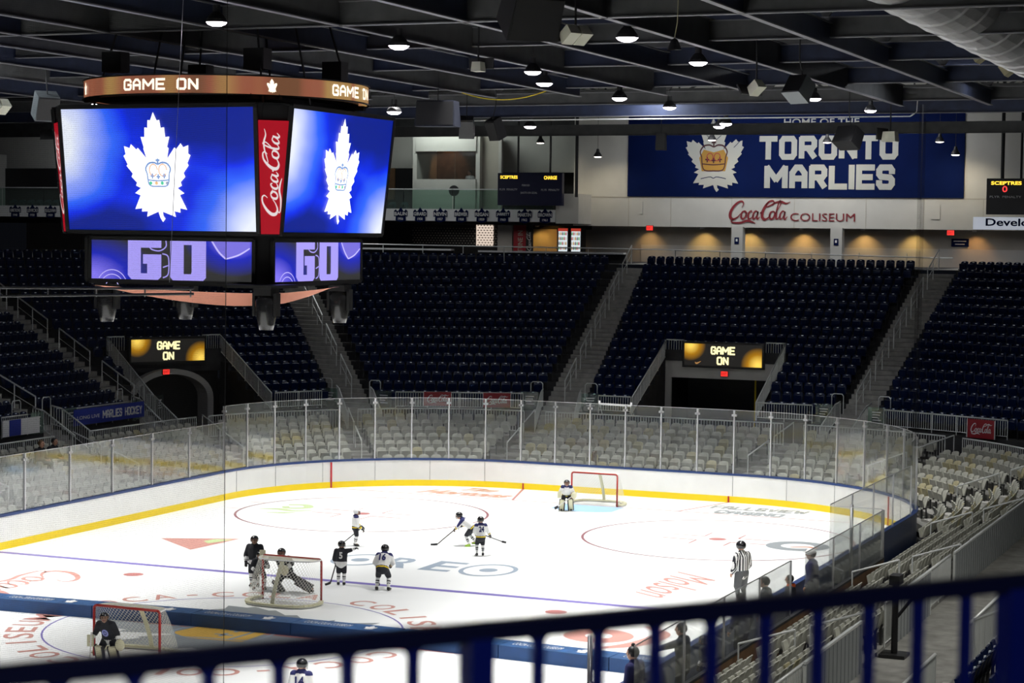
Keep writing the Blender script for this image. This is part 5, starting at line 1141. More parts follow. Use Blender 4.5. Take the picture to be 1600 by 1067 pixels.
for x, l in ((-12.3, 'dark vertical pole beside the left end scoreboard'), (10.0, 'dark vertical pole above the right end scoreboard')):
    o = MB().tube((x, 57.0, 12.2), (x, 57.0, 19.04), .09).build('hanging_pole', M['dark']); tag(o, l, 'pole')

# ---------------------------------------------------------------- protective netting
def netting(pts, z0, z1, m, lab, name='protective_net'):
    mb = MB(); acc = 0; q = []; uv = []
    for i, (x, y) in enumerate(pts):
        q += [(x, y, z0), (x, y, z1)]
    mb.v = q; mb.uv = []
    for i in range(len(pts) - 1):
        L = math.hypot(pts[i + 1][0] - pts[i][0], pts[i + 1][1] - pts[i][1]); mb.f.append((2 * i, 2 * i + 2, 2 * i + 3, 2 * i + 1)); mb.m.append(0)
        mb.uv += [(acc, z0), (acc + L, z0), (acc + L, z1), (acc, z1)]; acc += L
    t = thing(name, lab, 'netting', (pts[0][0], pts[0][1], z0)); mb.build('mesh', m, t); MB().tube((pts[0][0], pts[0][1], z0), (pts[0][0], pts[0][1], z1), .006, 4).build('edge_cord', M['dark'], t)
    return t
NETM = meshmat('net_cords', (.03, .03, .03), .024, .0013)
netting([(4.42 + 8.53 * cos(R(a)), -21.95 + 8.53 * sin(R(a))) for a in range(0, -91, -6)], 3.4, 14.5, NETM, 'fine dark protective netting over the near corner on the left')
t = thing('net_fold', 'dark gathered fold of netting hanging at the far right corner', 'netting', (13.1, 22.1, 3.5))
mb = MB(); mb.v = [(13.02, 21.9, 3.4), (13.2, 22.15, 3.4), (13.2, 22.15, 14.6), (13.02, 21.9, 14.6), (13.1, 22.2, 3.4), (13.12, 21.85, 3.4), (13.12, 21.85, 14.6), (13.1, 22.2, 14.6)]; mb.f = [(0, 1, 2, 3), (4, 5, 6, 7)]; mb.m = [0, 0]; mb.uv = [(0, 0), (.35, 0), (.35, 11), (0, 11)] * 2
mb.build('mesh', meshmat('net_dense', (.02, .02, .02), .02, .0035), t)

# ---------------------------------------------------------------- goals
NETW = meshmat('goal_net', (.78, .78, .70), .075, .010, True); NETT = meshmat('goal_net_top', (.78, .76, .6), .04, .018, True)
def goal(loc, rz, lab):
    t = thing('hockey_goal', lab, 'goal', loc, rz=rz); w = .915
    P = lambda o: (o[0], o[1], o[2])
    mb = MB(); c = .07
    mb.path([(-w, 0, 0), (-w, 0, 1.22 - c), (-w + c * .3, 0, 1.22 - c * .3), (-w + c, 0, 1.22), (w - c, 0, 1.22), (w - c * .3, 0, 1.22 - c * .3), (w, 0, 1.22 - c), (w, 0, 0)], .033, 10); mb.build('goal_frame', M['goalred'], t, org=(0, 0, 0), smooth=True)
    base = [(-w, 0), (-w - .12, -.3), (-w - .08, -.7), (-w + .15, -1.0), (-.4, -1.1), (0, -1.12), (.4, -1.1), (w - .15, -1.0), (w + .08, -.7), (w + .12, -.3), (w, 0)]
    top = [(-w, 0), (-w + .01, -.15), (-w + .06, -.32), (-w + .2, -.46), (-.4, -.53), (0, -.55), (.4, -.53), (w - .2, -.46), (w - .06, -.32), (w - .01, -.15), (w, 0)]
    base, top = crom(base, 3), crom(top, 3); n = len(base)
    mb = MB(); mb.path([(x, y, .03) for x, y in base], .028, 6); mb.build('base_frame', M['white'], t, org=(0, 0, 0))
    mb = MB(); mb.path([(x, y, 1.2) for x, y in top], .02, 6); mb.build('top_frame', M['white'], t, org=(0, 0, 0))
    mb = MB(); q = []; uv = []; m_ = 5; acc = [0]
    for i in range(1, n): acc.append(acc[-1] + math.hypot(base[i][0] - base[i - 1][0], base[i][1] - base[i - 1][1]))
    for i in range(n):
        for j in range(m_ + 1):
            u = j / m_; s = u ** 1.4; q.append((base[i][0] * (1 - s) + top[i][0] * s, base[i][1] * (1 - s) + top[i][1] * s, .06 + 1.14 * u))
    fs = []; 
    for i in range(n - 1):
        for j in range(m_): a = i * (m_ + 1) + j; fs.append((a, a + m_ + 1, a + m_ + 2, a + 1)); uv += [(acc[i], j / m_ * 1.2), (acc[i + 1], j / m_ * 1.2), (acc[i + 1], (j + 1) / m_ * 1.2), (acc[i], (j + 1) / m_ * 1.2)]
    mb.add(q, fs); mb.uv = uv; mb.build('net', NETW, t, org=(0, 0, 0), smooth=True)
    mb = MB(); q = []; fs = []; uv = []
    for i in range(n): q += [(top[i][0], top[i][1], 1.215), (max(-w, min(w, top[i][0])), 0, 1.22)]
    for i in range(n - 1): fs.append((2 * i, 2 * i + 1, 2 * i + 3, 2 * i + 2)); uv += [(q[2 * i][0], q[2 * i][1]), (q[2 * i + 1][0], 0), (q[2 * i + 3][0], 0), (q[2 * i + 2][0], q[2 * i + 2][1])]
    mb.add(q, fs); mb.uv = uv; mb.build('net_top', NETT, t, org=(0, 0, 0))
    mb = MB()                                                 # white padding along the foot and down the middle
    for i in range(n - 1): a, b = base[i], base[i + 1]; mb.bar((a[0], a[1], .07), (b[0], b[1], .07), .13, .05)
    mb.build('base_padding', M['cream'], t, org=(0, 0, 0))
    mb = MB(); s_ = lambda u: (0, -1.10 * (1 - u ** 1.4) - .53 * u ** 1.4, .06 + 1.14 * u)
    for j in range(6): mb.bar(s_(j / 6), s_((j + 1) / 6), .11, .03)
    mb.build('middle_strap', M['cream'], t, org=(0, 0, 0))
    return t
goal((0, 27.13, 0), pi, 'red hockey goal at the far end of the rink beside its goaltender')
goal((-.44, 4.35, 0), 0, 'hockey goal seen from behind with players crowded at its left')
goal((-.22, -4.15, 0), pi, 'red hockey goal at lower left in front of the blue divider')

# ---------------------------------------------------------------- figures
def capsule(mb, a, b, ra, rb, lat=(1, 0, 0), sx=1.0, n=12):
    a, b = V(a), V(b); d = b - a; z = d.normalized() if d.length > 1e-6 else V((0, 0, 1)); L = V(lat) - z * V(lat).dot(z)
    if L.length < .1: L = V((0, 1, 0)) - z * z.y
    L.normalize(); B = z.cross(L); rows = []
    for k in (-80, -50, -20): rows.append((a + z * ra * sin(R(k)), ra * cos(R(k))))
    rows += [(a, ra), (b, rb)]
    for k in (20, 50, 80): rows.append((b + z * rb * sin(R(k)), rb * cos(R(k))))
    q = []
    for c, r in rows: q += [c + L * r * sx * cos(2 * pi * i / n) + B * r * sin(2 * pi * i / n) for i in range(n)]
    f = [tuple(range(n - 1, -1, -1)), tuple(range((len(rows) - 1) * n, len(rows) * n))]
    for j in range(len(rows) - 1):
        for i in range(n): f.append((j * n + i, j * n + (i + 1) % n, (j + 1) * n + (i + 1) % n, (j + 1) * n + i))
    mb.add(q, f)
def fused(name, mb, mats, parent, voxel=.016, rule=None, smooth=True):
    me = mb.mesh('tmp', mats); o = bpy.data.objects.new('tmp', me); COL.objects.link(o)
    m = o.modifiers.new('r', 'REMESH'); m.mode = 'VOXEL'; m.voxel_size = voxel
    s = o.modifiers.new('s', 'SMOOTH'); s.iterations = 2; s.factor = .5
    dg = bpy.context.evaluated_depsgraph_get(); me2 = bpy.data.meshes.new_from_object(o.evaluated_get(dg)); bpy.data.objects.remove(o); bpy.data.meshes.remove(me)
    me2.name = name
    me2.materials.clear()
    for k in (mats if isinstance(mats, (list, tuple)) else [mats]): me2.materials.append(k)
    if rule: me2.polygons.foreach_set('material_index', [rule(p.center) for p in me2.polygons])
    else: me2.polygons.foreach_set('material_index', [0] * len(me2.polygons))
    me2.polygons.foreach_set('use_smooth', [smooth] * len(me2.polygons))
    return link(name, me2, parent)
def hand(mb, wr, d, s, curl=.5, side=1, thick=1.0):
    d = V(d).normalized(); up = V((0, 0, 1)) if abs(d.z) < .8 else V((0, 1, 0)); x = d.cross(up).normalized() * side; nrm = x.cross(d)
    if nrm.z > 0 and abs(d.z) < .8: nrm = -nrm
    capsule(mb, V(wr), V(wr) + d * .055 * s, .03 * s, .032 * s, x, 1.25)
    for i, l in enumerate((.062, .072, .068, .052)):
        b0 = V(wr) + d * .075 * s + x * (-.027 + .018 * i) * s; m_ = b0 + (d * (1 - curl * .5) + nrm * curl) .normalized() * l * .55 * s; e = m_ + (d * (.5 - curl) + nrm * (.3 + curl)).normalized() * l * .55 * s
        capsule(mb, b0, m_, .010 * s * thick, .0095 * s * thick, n=8); capsule(mb, m_, e, .0095 * s * thick, .008 * s * thick, n=8)
    t0 = V(wr) + d * .025 * s - x * .034 * s; t1 = t0 + (d * .6 - x * .8).normalized() * .035 * s; t2 = t1 + (d * .8 + nrm * .5).normalized() * .03 * s
    capsule(mb, t0, t1, .013 * s * thick, .011 * s * thick, n=8); capsule(mb, t1, t2, .011 * s * thick, .009 * s * thick, n=8)
BASE = dict(pel=(0, 0, .52), wst=(0, 0, .62), chs=(0, .01, .74), nck=(0, .01, .83), hed=(0, .03, .925), shL=(-.115, 0, .79), elL=(-.165, 0, .62), haL=(-.17, .07, .48), hiL=(-.055, 0, .50), knL=(-.065, .03, .28), anL=(-.065, -.01, .07), toL=(-.075, .11, .03))
def seg_t(p, a, b):
    d = b - a; t = max(0, min(1, (p - a).dot(d) / max(1e-9, d.dot(d)))); return t, (a + d * t - p).length
def figure(lab, loc, rz, H, pose=None, style='white', pants='jb', sock='jw', skate='black', helmet='helm', number=None, name_=None, gear='player', stick=None, glove='black', hairc='hair', kid=1.0, cap=None, bulk=1.0, coat='jb', legs='jc', bun=False, number_at=None, padc='cream', crest=False):
    t = thing('person', lab, 'person', loc, rz=rz); J = {}
    for k, v in BASE.items():
        J[k] = V(v)
        if k[-1] == 'L': J[k[:-1] + 'R'] = V((-v[0], v[1], v[2]))
    for k, v in (pose or {}).items(): J[k] = V(v)
    for k in J: J[k] = J[k] * H
    hr = .068 * H * kid; S = H / 1.75
    hockey = gear in ('player', 'goalie', 'ref')
    hd = J['hed']; fw = ((J['hed'] - J['nck']).normalized().cross(V((-1, 0, 0)))).normalized()
    if fw.y < 0: fw = -fw
    look = V((pose or {}).get('look', (0, 1, 0))).normalized(); ux = look.cross(V((0, 0, 1))).normalized(); uz = ux.cross(look)
    # continuous body
    mb = MB(); mb.ell(hd, (hr * .86, hr * 1.0, hr * 1.12), 14, 12, ux, look, uz); mb.ell(hd + look * hr * .25 - uz * hr * .62, (hr * .6, hr * .62, hr * .5), 10, 8, ux, look, uz)
    capsule(mb, hd + look * hr * .93 + uz * hr * .1, hd + look * hr * 1.12 - uz * hr * .2, hr * .1, hr * .15, n=8)
    for s in (-1, 1): mb.ell(hd + ux * s * hr * .86 - look * hr * .05, (hr * .12, hr * .2, hr * .28), 8, 6, ux, look, uz)
    capsule(mb, J['nck'] - V((0, 0, .02 * H)), hd - uz * hr * .5, .036 * H, .034 * H)
    capsule(mb, J['pel'], J['wst'], .075 * H, .07 * H, sx=1.25); capsule(mb, J['wst'], J['chs'], .07 * H, .08 * H, sx=1.3); capsule(mb, J['chs'], J['nck'], .075 * H, .04 * H, sx=1.2)
    for s in 'LR':
        capsule(mb, J['sh' + s], J['el' + s], .034 * H, .027 * H); capsule(mb, J['el' + s], J['ha' + s], .027 * H, .018 * H); capsule(mb, J['chs'], J['sh' + s], .05 * H, .035 * H)
        capsule(mb, J['hi' + s], J['kn' + s], .05 * H, .036 * H); capsule(mb, J['kn' + s], J['an' + s], .036 * H, .023 * H); capsule(mb, J['an' + s], J['an' + s].lerp(J['to' + s], .45), .02 * H, .014 * H)
        hand(mb, J['ha' + s], J['ha' + s] - J['el' + s], S, .45, 1 if s == 'R' else -1)
    eyes = [hd + look * hr * .9 + ux * s * hr * .34 + uz * hr * .05 for s in (-1, 1)]; mouth = hd + look * hr * .95 - uz * hr * .55; brow = [e + uz * hr * .2 for e in eyes]
    def frule(c):
        if min((c - e).length for e in eyes) < hr * .13: return 1
        if min((c - e).length for e in brow) < hr * .12: return 1
        m = c - mouth
        if abs(m.dot(uz)) < hr * .08 and abs(m.dot(ux)) < hr * .28 and m.dot(look) > -hr * .35: return 2
        return 0
    fused('body', mb, [M['skin'], M['hair'], M['cokered']], t, .0125 * H / 1.4 if H > 1 else .011, frule)
    # top garment
    k = 1.28 * bulk if hockey else 1.12 * bulk
    mb = MB(); hem = J['pel'] - (J['wst'] - J['pel']).normalized() * (.03 * H if gear != 'coat' else .07 * H)
    capsule(mb, hem, J['wst'], .08 * H * k, .08 * H * k, sx=1.3); capsule(mb, J['wst'], J['chs'], .08 * H * k, .088 * H * k, sx=1.3); capsule(mb, J['chs'], J['nck'], .085 * H * k, .046 * H * k, sx=1.25)
    for s in 'LR':
        capsule(mb, J['chs'].lerp(J['sh' + s], .5), J['sh' + s], .055 * H * k, .048 * H * k); capsule(mb, J['sh' + s], J['el' + s], .048 * H * k, .038 * H * k); capsule(mb, J['el' + s], J['el' + s].lerp(J['ha' + s], .86), .038 * H * k, .029 * H * k)
    up = (J['nck'] - J['pel']).normalized()
    def arm_t(c): return max((seg_t(c, J['el' + s], J['ha' + s]) for s in 'LR'), key=lambda q: -q[1])
    def rule(c):
        h = (c - J['pel']).dot(up) / H; at_, ad = arm_t(c); up_d = min(seg_t(c, J['sh' + s], J['el' + s])[1] for s in 'LR'); tor = seg_t(c, J['pel'], J['nck'])[1]
        onarm = ad < .06 * H and ad < tor * .8 and ad < up_d
        if style == 'ref': return 1 if int(math.floor(((c.x if not onarm else c.x * 1.0)) / (.021 * H))) % 2 else 0
        if style in ('white', 'dark'):
            if onarm:
                if .34 < at_ < .48: return 1
                if .48 <= at_ < .72: return 2
                if at_ >= .8: return 1
                return 0
            if h > .265 and (style == 'white') and (up_d < .075 * H or h > .29): return 3
            if -.015 < h < .01: return 2
            if h <= -.015 or .01 <= h < .025: return 1 if style == 'white' else 2
            return 0
        return 0
    mats = {'white': [M['jw'], M['jb'], M['jy'], M['jn']], 'dark': [M['jb'], M['jw'], M['jw'], M['jb']], 'ref': [M['jw'], M['jb']], 'coat': [M[coat]], 'goalwhite': [M['jw'], M['jb'], M['jy'], M['jb']]}[style if style != 'goalw' else 'goalwhite']
    top = fused('jersey' if hockey else 'coat', mb, mats, t, .017 * H / 1.4 if H > 1 else .016, rule)
    # lower garment
    mb = MB(); k2 = 1.35 if hockey else 1.08; capsule(mb, J['pel'], J['pel'] + V((0, 0, -.01 * H)), .075 * H * k2, .075 * H * k2, sx=1.25)
    for s in 'LR':
        end = J['kn' + s] if gear in ('player', 'goalie') else J['an' + s]
        capsule(mb, J['hi' + s], J['kn' + s].lerp(J['hi' + s], .1 if hockey else 0), .055 * H * k2, .044 * H * k2)
        if gear not in ('player', 'goalie'): capsule(mb, J['kn' + s], J['an' + s], .042 * H, .032 * H)
    fused('shorts' if gear in ('player', 'goalie') else 'trousers', mb, M[pants if hockey else legs], t, .02)
    for s in 'LR':
        kn, an, to = J['kn' + s], J['an' + s], J['to' + s]
        if gear == 'player':
            mb = MB(); capsule(mb, kn, kn.lerp(an, .5), .046 * H, .042 * H); capsule(mb, kn.lerp(an, .5), an, .042 * H, .032 * H)
            fused('sock', mb, [M[sock], M['jb'], M['jy']], t, .016, lambda c: (1 if .38 < seg_t(c, kn, an)[0] < .5 or .6 < seg_t(c, kn, an)[0] < .68 else 0))
        if gear == 'goalie':
            d = (an - kn).normalized(); f2 = (to - an); f2 = (f2 - d * f2.dot(d)); f2 = f2.normalized() if f2.length > 1e-4 else V((0, 1, 0)); x2 = d.cross(f2)
            mb = MB(); mb.box(kn.lerp(an, .5) + f2 * .05 * H - d * .02 * H, (.13 * H, .05 * H, .34 * H), x2, f2, d); mb.build('leg_pad', M[padc], t, org=(0, 0, 0))
            mb = MB(); [mb.box(kn.lerp(an, .5) + f2 * .045 * H + x2 * q * .07 * H - d * .02 * H, (.028 * H, .06 * H, .35 * H), x2, f2, d) for q in (-1, 1)]; mb.build('pad_edges', M['black'], t, org=(0, 0, 0))
        # boot and blade
        f2 = V((to.x - an.x, to.y - an.y, 0)).normalized(); x2 = V((f2.y, -f2.x, 0)); g = an.z - .07 * H
        mb = MB(); capsule(mb, an - V((0, 0, .005 * H)), an - V((0, 0, .035 * H)), .034 * H, .036 * H); capsule(mb, an - V((0, 0, .035 * H)) , an + f2 * .085 * H - V((0, 0, .04 * H)), .032 * H, .026 * H)
        bt = fused('skate_boot' if hockey else 'shoe', mb, M[skate], t, .014)
        if hockey:
            MB().box(V((an.x, an.y, g + .012 * H)) + f2 * .03 * H, (.006, .17 * H, .022 * H), x2, f2).build('skate_blade', M['alu'], bt, org=(0, 0, 0))
    # head wear
    if hockey and helmet:
        mb = MB(); mb.ell(hd + uz * hr * .18 - look * hr * .06, (hr * 1.16, hr * 1.26, hr * 1.14), 14, 10, ux, look, uz)
        keep = []
        o = MB(); 
        for f in mb.f:
            c = sum((V(mb.v[i]) for i in f), V()) / len(f) - hd
            if c.dot(look) > hr * .35 and c.dot(uz) < hr * .42: continue
            if c.dot(uz) < -hr * .45: continue
            keep.append(f)
        o.v = mb.v; o.f = keep; o.m = [0] * len(keep); he = o.build('helmet', M[helmet], t, org=(0, 0, 0), smooth=True)
        if gear != 'ref':
            mb = MB()
            for j in range(-2, 3):
                a = R(j * 24); P_ = [hd + ux * sin(a) * hr * 1.15 + look * cos(a) * hr * 1.2 * (1.0 if z_ > -.7 else .9) + uz * hr * z_ for z_ in (.4, 0, -.4, -.8)]; mb.path(P_, .0035, 4)
            for z_ in (.15, -.2, -.55, -.85): mb.path([hd + ux * sin(R(a)) * hr * 1.15 + look * cos(R(a)) * hr * 1.2 + uz * hr * z_ for a in range(-60, 61, 20)], .0035, 4)
            mb.build('face_cage', M['dark'], he, org=(0, 0, 0))
        MB().ell(hd - look * hr * 1.15 + uz * hr * .05, (hr * .2, hr * .05, hr * .2), 8, 6, ux, look, uz).build('helmet_sticker', M['jy'] if style == 'white' else M['jw'], he, org=(0, 0, 0))
    elif not hockey:
        mb = MB(); mb.ell(hd + uz * hr * .22 - look * hr * .14, (hr * .98, hr * 1.04, hr * 1.02), 14, 10, ux, look, uz)
        if bun: mb.ell(hd + uz * hr * 1.35 - look * hr * .1, (hr * .35, hr * .35, hr * .35), 8, 6)
        o = MB(); o.v = mb.v; o.f = [f for f in mb.f if not ((sum((V(mb.v[i]) for i in f), V()) / len(f) - hd).dot(look) > hr * .45 and (sum((V(mb.v[i]) for i in f), V()) / len(f) - hd).dot(uz) < hr * .7)]; o.m = [0] * len(o.f)
        o.build('hair', M[hairc], t, org=(0, 0, 0), smooth=True)
        if cap:
            mb = MB(); mb.ell(hd + uz * hr * .45, (hr * 1.08, hr * 1.14, hr * .85), 14, 8, ux, look, uz); mb.box(hd + look * hr * 1.25 + uz * hr * .42, (hr * 1.2, hr * .9, .008), ux, look, uz); mb.build('cap', M[cap], t, org=(0, 0, 0), smooth=True)
    # gloves
    if gear in ('player', 'goalie'):
        for s in 'LR':
            d = (J['ha' + s] - J['el' + s]).normalized(); mb = MB(); w_ = J['ha' + s]
            if gear == 'goalie' and s == 'L':
                mb.ell(w_ + d * .06 * H, (.085 * H, .035 * H, .1 * H), 12, 8); mb.build('catching_glove', M['cream'], t, org=(0, 0, 0), smooth=True)
            elif gear == 'goalie':
                mb.box(w_ + d * .03 * H + V((0, .02, 0)), (.11 * H, .03 * H, .19 * H)); mb.build('blocker', M['cream'], t, org=(0, 0, 0))
            else:
                capsule(mb, w_ - d * .055 * H, w_ - d * .005 * H, .036 * H, .034 * H); hand(mb, w_, d, S * 1.35, .55, 1 if s == 'R' else -1, 1.35); fused('glove', mb, M[glove], t, .0085)
    # number on the back
    if number:
        c = J['wst'].lerp(J['chs'], .75); r_ = V((1, 0, 0)); f_ = up.cross(r_).normalized(); dep = .088 * H * k + .006
        fr = Frame(c - f_ * dep, r_, up); wd = (.08 if len(number) == 1 else .14) * H
        mb = MB(); text(mb, number, -wd / 2, -.09 * H, wd, .155 * H, fr, .04, .004)
        if name_: text(mb, name_, -.06 * H, .085 * H, .12 * H, .025 * H, fr, .02, .004)
        mb.build('back_number', M['jw'] if style == 'dark' else M['jn'], top, org=(0, 0, 0))
    if crest:
        c = J['wst'].lerp(J['chs'], .6); f_ = up.cross(V((1, 0, 0))).normalized(); fr = Frame(c + f_ * (.09 * H * k + .008), V((-1, 0, 0)), up)
        cr_o = flat([circ(0, 0, .055 * H, .075 * H, 20)], fr, .002).build('crest', mat('crest_lilac', (.3, .33, .7), .7), top, org=(0, 0, 0))
        mb = MB(); text(mb, 'D', -.025 * H, -.045 * H, .05 * H, .09 * H, fr, .02, .006); mb.build('crest_letter', M['jn'], top, org=(0, 0, 0))
    if stick:
        top_, bl, tip = [V(q) * H for q in stick]
        s_ = MB(); s_.bar(top_, bl, .02 if gear != 'goalie' else .03, .03); so = thing('hockey_stick', 'hockey stick held by the %s' % lab.split(',')[0][:60], 'hockey stick', loc, rz=rz)
        so['label'] = 'hockey stick of the ' + ' '.join(lab.split()[:11])
        s_.build('shaft', M['stick'] if gear != 'goalie' else M['stickw'], so, org=(0, 0, 0)); s_ = MB(); m_ = bl.lerp(tip, .5) + V((0, 0, -.004)); s_.bar(bl, m_, .012, .07 if gear != 'goalie' else .1); s_.bar(m_, tip, .012, .065 if gear != 'goalie' else .1); s_.build('blade', M['black'], so, org=(0, 0, 0))
    return t
CR = dict(pel=(0, -.06, .46), wst=(0, .0, .55), chs=(0, .08, .65), nck=(0, .14, .73), hed=(0, .19, .81), shL=(-.115, .12, .69), shR=(.115, .12, .69), elL=(-.19, .1, .54), elR=(.19, .1, .54), haL=(-.14, .22, .46), haR=(.12, .24, .48), hiL=(-.06, -.05, .44), hiR=(.06, -.05, .44), knL=(-.11, .07, .27), knR=(.11, .07, .27), anL=(-.12, -.02, .07), anR=(.12, -.02, .07), toL=(-.15, .1, .03), toR=(.15, .1, .03))
def pz(**k): d = dict(CR); d.update(k); return d
AWAY, TOCAM, LEFT, RIGHT = R(23.5), R(203.5), R(113.5), R(-66.5)
figure('young goaltender in white and black standing before the far goal', (-.42, 25.3, 0), R(203), 1.3, pz(pel=(0, -.03, .48), knL=(-.1, .05, .28), haL=(-.2, .16, .5), haR=(.2, .16, .5)), 'white', gear='goalie', kid=1.1, stick=((-.32, .1, .55), (.24, .25, .15), (.34, .3, .1)))
figure('young player in white with navy shoulders and pale helmet, alone near the far left circle', (-3.42, 14.05, 0), R(-55), 1.2, {'haR': (.1, .17, .47), 'haL': (-.1, .2, .5), 'elR': (.17, .02, .6), 'look': (.1, 1, 0)}, 'white', helmet='white', kid=1.15, stick=((.1, .17, .52), (-.35, -.3, .03), (-.5, -.33, .02)))
figure('young player in dark number 5 jersey, back turned, one arm raised', (-.41, 7.25, 0), R(20), 1.26, {'shR': (.115, 0, .79), 'elR': (.2, .06, .8), 'haR': (.29, .1, .83), 'elL': (-.17, .02, .6), 'haL': (-.15, .1, .5), 'look': (.3, 1, -.1)}, 'dark', number='5', name_='FILLER'[:0] or None, kid=1.15, sock='jw', stick=((-.1, .12, .62), (-.24, -.05, .06), (-.36, -.1, .02)))
figure('young player in white number 16 jersey, crouching with back turned', (1.05, 7.0, 0), R(14), 1.42, pz(), 'white', number='16', kid=1.1, stick=((-.2, .24, .55), (-.2, .3, .3), (-.16, .42, .03)))
figure('young player in white with lime skates, bent forward skating left', (-.13, 15.76, 0), R(105), 1.28, pz(chs=(0, .12, .62), nck=(0, .2, .7), hed=(0, .27, .77), shL=(-.115, .17, .66), shR=(.115, .17, .66), elL=(-.17, .26, .52), haL=(-.1, .34, .45), anR=(.12, -.16, .1), knR=(.11, .02, .28), look=(.2, 1, -.25)), 'white', skate='lime', kid=1.12, stick=((.05, .22, .55), (-.12, .8, .04), (-.1, .98, .02)))
figure('young player in white number 24 jersey, back turned, stick out to the right', (1.0, 14.09, 0), R(35), 1.22, {'pel': (0, -.02, .5), 'elR': (.2, .05, .62), 'haR': (.26, .1, .53), 'haL': (-.1, .16, .55), 'knL': (-.08, .08, .29), 'anL': (-.1, -.04, .07), 'toL': (-.12, .08, .03), 'look': (-.2, 1, -.1)}, 'white', number='24', kid=1.15, stick=((-.1, .12, .6), (.62, .25, .32), (.74, .28, .29)))
figure('tall young player in black standing at the left of the near goal', (-2.5, 5.9, 0), R(195), 1.46, {'elR': (.18, .0, .62), 'haR': (.15, .1, .5), 'haL': (-.08, .14, .55)}, 'dark', kid=1.05)
figure('small young player in black helmet in front of the tall one by the near goal', (-2.12, 5.5, 0), R(215), 1.25, pz(haL=(-.1, .2, .55)), 'dark', kid=1.15)
figure('goaltender in black leaning on the near goal with one leg stretched out', (-1.35, 5.55, 0), R(196), 1.5, dict(pel=(-.05, -.02, .36), wst=(-.04, .06, .47), chs=(-.02, .14, .60), nck=(0, .18, .69), hed=(.0, .22, .77), shL=(-.12, .16, .66), shR=(.12, .14, .66), elL=(-.2, .22, .58), haL=(-.12, .32, .5), elR=(.24, .2, .66), haR=(.32, .28, .72), hiL=(-.1, -.02, .34), hiR=(.02, -.02, .34), knL=(-.3, .04, .22), anL=(-.55, .06, .09), toL=(-.6, .16, .06), knR=(.08, .12, .2), anR=(.06, -.06, .08), toR=(.1, .06, .05)), 'dark', gear='goalie', kid=1.05, padc='jg')
figure('young goaltender in black jersey with blue sleeve guarding the lower left goal', (-.25, -4.85, 0), R(190), 1.42, pz(pel=(0, -.03, .44), haL=(-.24, .14, .42), haR=(.24, .14, .44), look=(-.3, 1, 0)), 'dark', gear='goalie', kid=1.0, crest=True, stick=((.24, .16, .55), (.12, .5, .06), (-.08, .55, .04)))
figure('young player in white with navy yoke and yellow band, cut by the bottom edge', (6.7, -8.25, 0), R(12), 1.38, {'look': (.2, 1, -.1)}, 'white', number='14', kid=1.1)
figure('referee in black and white striped shirt and helmet standing by the right boards', (10.95, 9.35, 0), R(60), 1.78, {'haR': (.12, .1, .5), 'haL': (-.12, .1, .5), 'look': (.35, 1, 0)}, 'ref', gear='ref', pants='jg', legs='jg', kid=1.0, bulk=.9)
c_ = [('woman with a hair bun in dark navy coat behind the bench glass', -7.2, 1.85, 'jn', R(80), None, True, {}), ('man in grey-blue jacket pointing left behind the bench glass', -4.1, 1.78, 'jc', R(90), None, False, {'elL': (-.14, .14, .74), 'haL': (-.12, .3, .68)}),
      ('big figure in dark blue jacket at the bench just under the blue rail', .35, 1.72, 'jn', R(60), None, False, {}), ('person in dark hooded coat seen through the bench glass', 2.4, 1.8, 'jc', R(95), None, False, {}),
      ('person with an orange scarf standing in the gap of the bench glass', 4.7, 1.5, 'jc', R(100), None, False, {}), ('man in a white cap and navy jacket on the bench', 6.85, 1.86, 'jn', R(95), 'white', False, {}), ('dark haired person at the bottom edge beside the bench glass', -9.6, 1.62, 'jb', R(80), None, False, {})]
for lab, y, h, ct, rz, cp, bn, ps in c_: figure(lab, (13.58, y, .26), rz, h - .02, ps, 'coat', gear='coat', coat=ct, cap=cp, bun=bn, hairc='black' if not cp else 'hair', skate='black')
figure('small child player in dark jersey and helmet on the bench', (13.58, -2.5, .26), R(90), 1.2, {}, 'dark', gear='player', kid=1.15)
sc_ = MB(); sc_.lathe((13.58, 4.7, 1.43), [(.09, 0), (.12, .04), (.1, .1)], 12); tag(sc_.build('scarf', M['orange']), 'orange scarf round the neck of the person in the glass gap', 'scarf')
SIT = dict(pel=(0, 0, .30), wst=(0, -.01, .40), chs=(0, .0, .52), nck=(0, .02, .61), hed=(0, .05, .705), shL=(-.115, 0, .57), shR=(.115, 0, .57), elL=(-.15, .06, .41), elR=(.15, .06, .41), haL=(-.06, .2, .38), haR=(.06, .2, .38), hiL=(-.06, .02, .29), hiR=(.06, .02, .29), knL=(-.08, .25, .30), knR=(.08, .25, .30), anL=(-.08, .24, .07), anR=(.08, .24, .07), toL=(-.08, .36, .03), toR=(.08, .36, .03))
C_ = bowl((5.5) / NR)
def seat_y(pxx):                                             # place in that row seen at the given picture column
    best = min((q for q in C_ if q.x < -14), key=lambda q: abs(px((q.x, q.y, 2.0))[0] - pxx)); return best
q = seat_y(40);  figure('seated spectator in black with reddish hair in the left stand', (-17.2, q.y, LZ(5) + .02), R(-90), 1.7, SIT, 'coat', gear='coat', coat='jb', hairc='brown')
figure('seated spectator in black beside the reddish haired one', (-17.2, q.y + .8, LZ(5) + .02), R(-90), 1.72, SIT, 'coat', gear='coat', coat='jb', hairc='black')
pp = R1.P(1.6, 14.4, UZ(14)); pp0 = pp.copy(); figure('lone spectator in dark jacket high in the far right block', pp, R(180 - 24), 1.7, SIT, 'coat', gear='coat', coat='jn', hairc='cokered')
pp = V((-19.95, 60.3, 12.1)); figure('person in a pale top standing in the lit press box window', (-19.9, 60.2, 12.0), R(170), 1.7, {}, 'coat', gear='coat', coat='white', hairc='black')
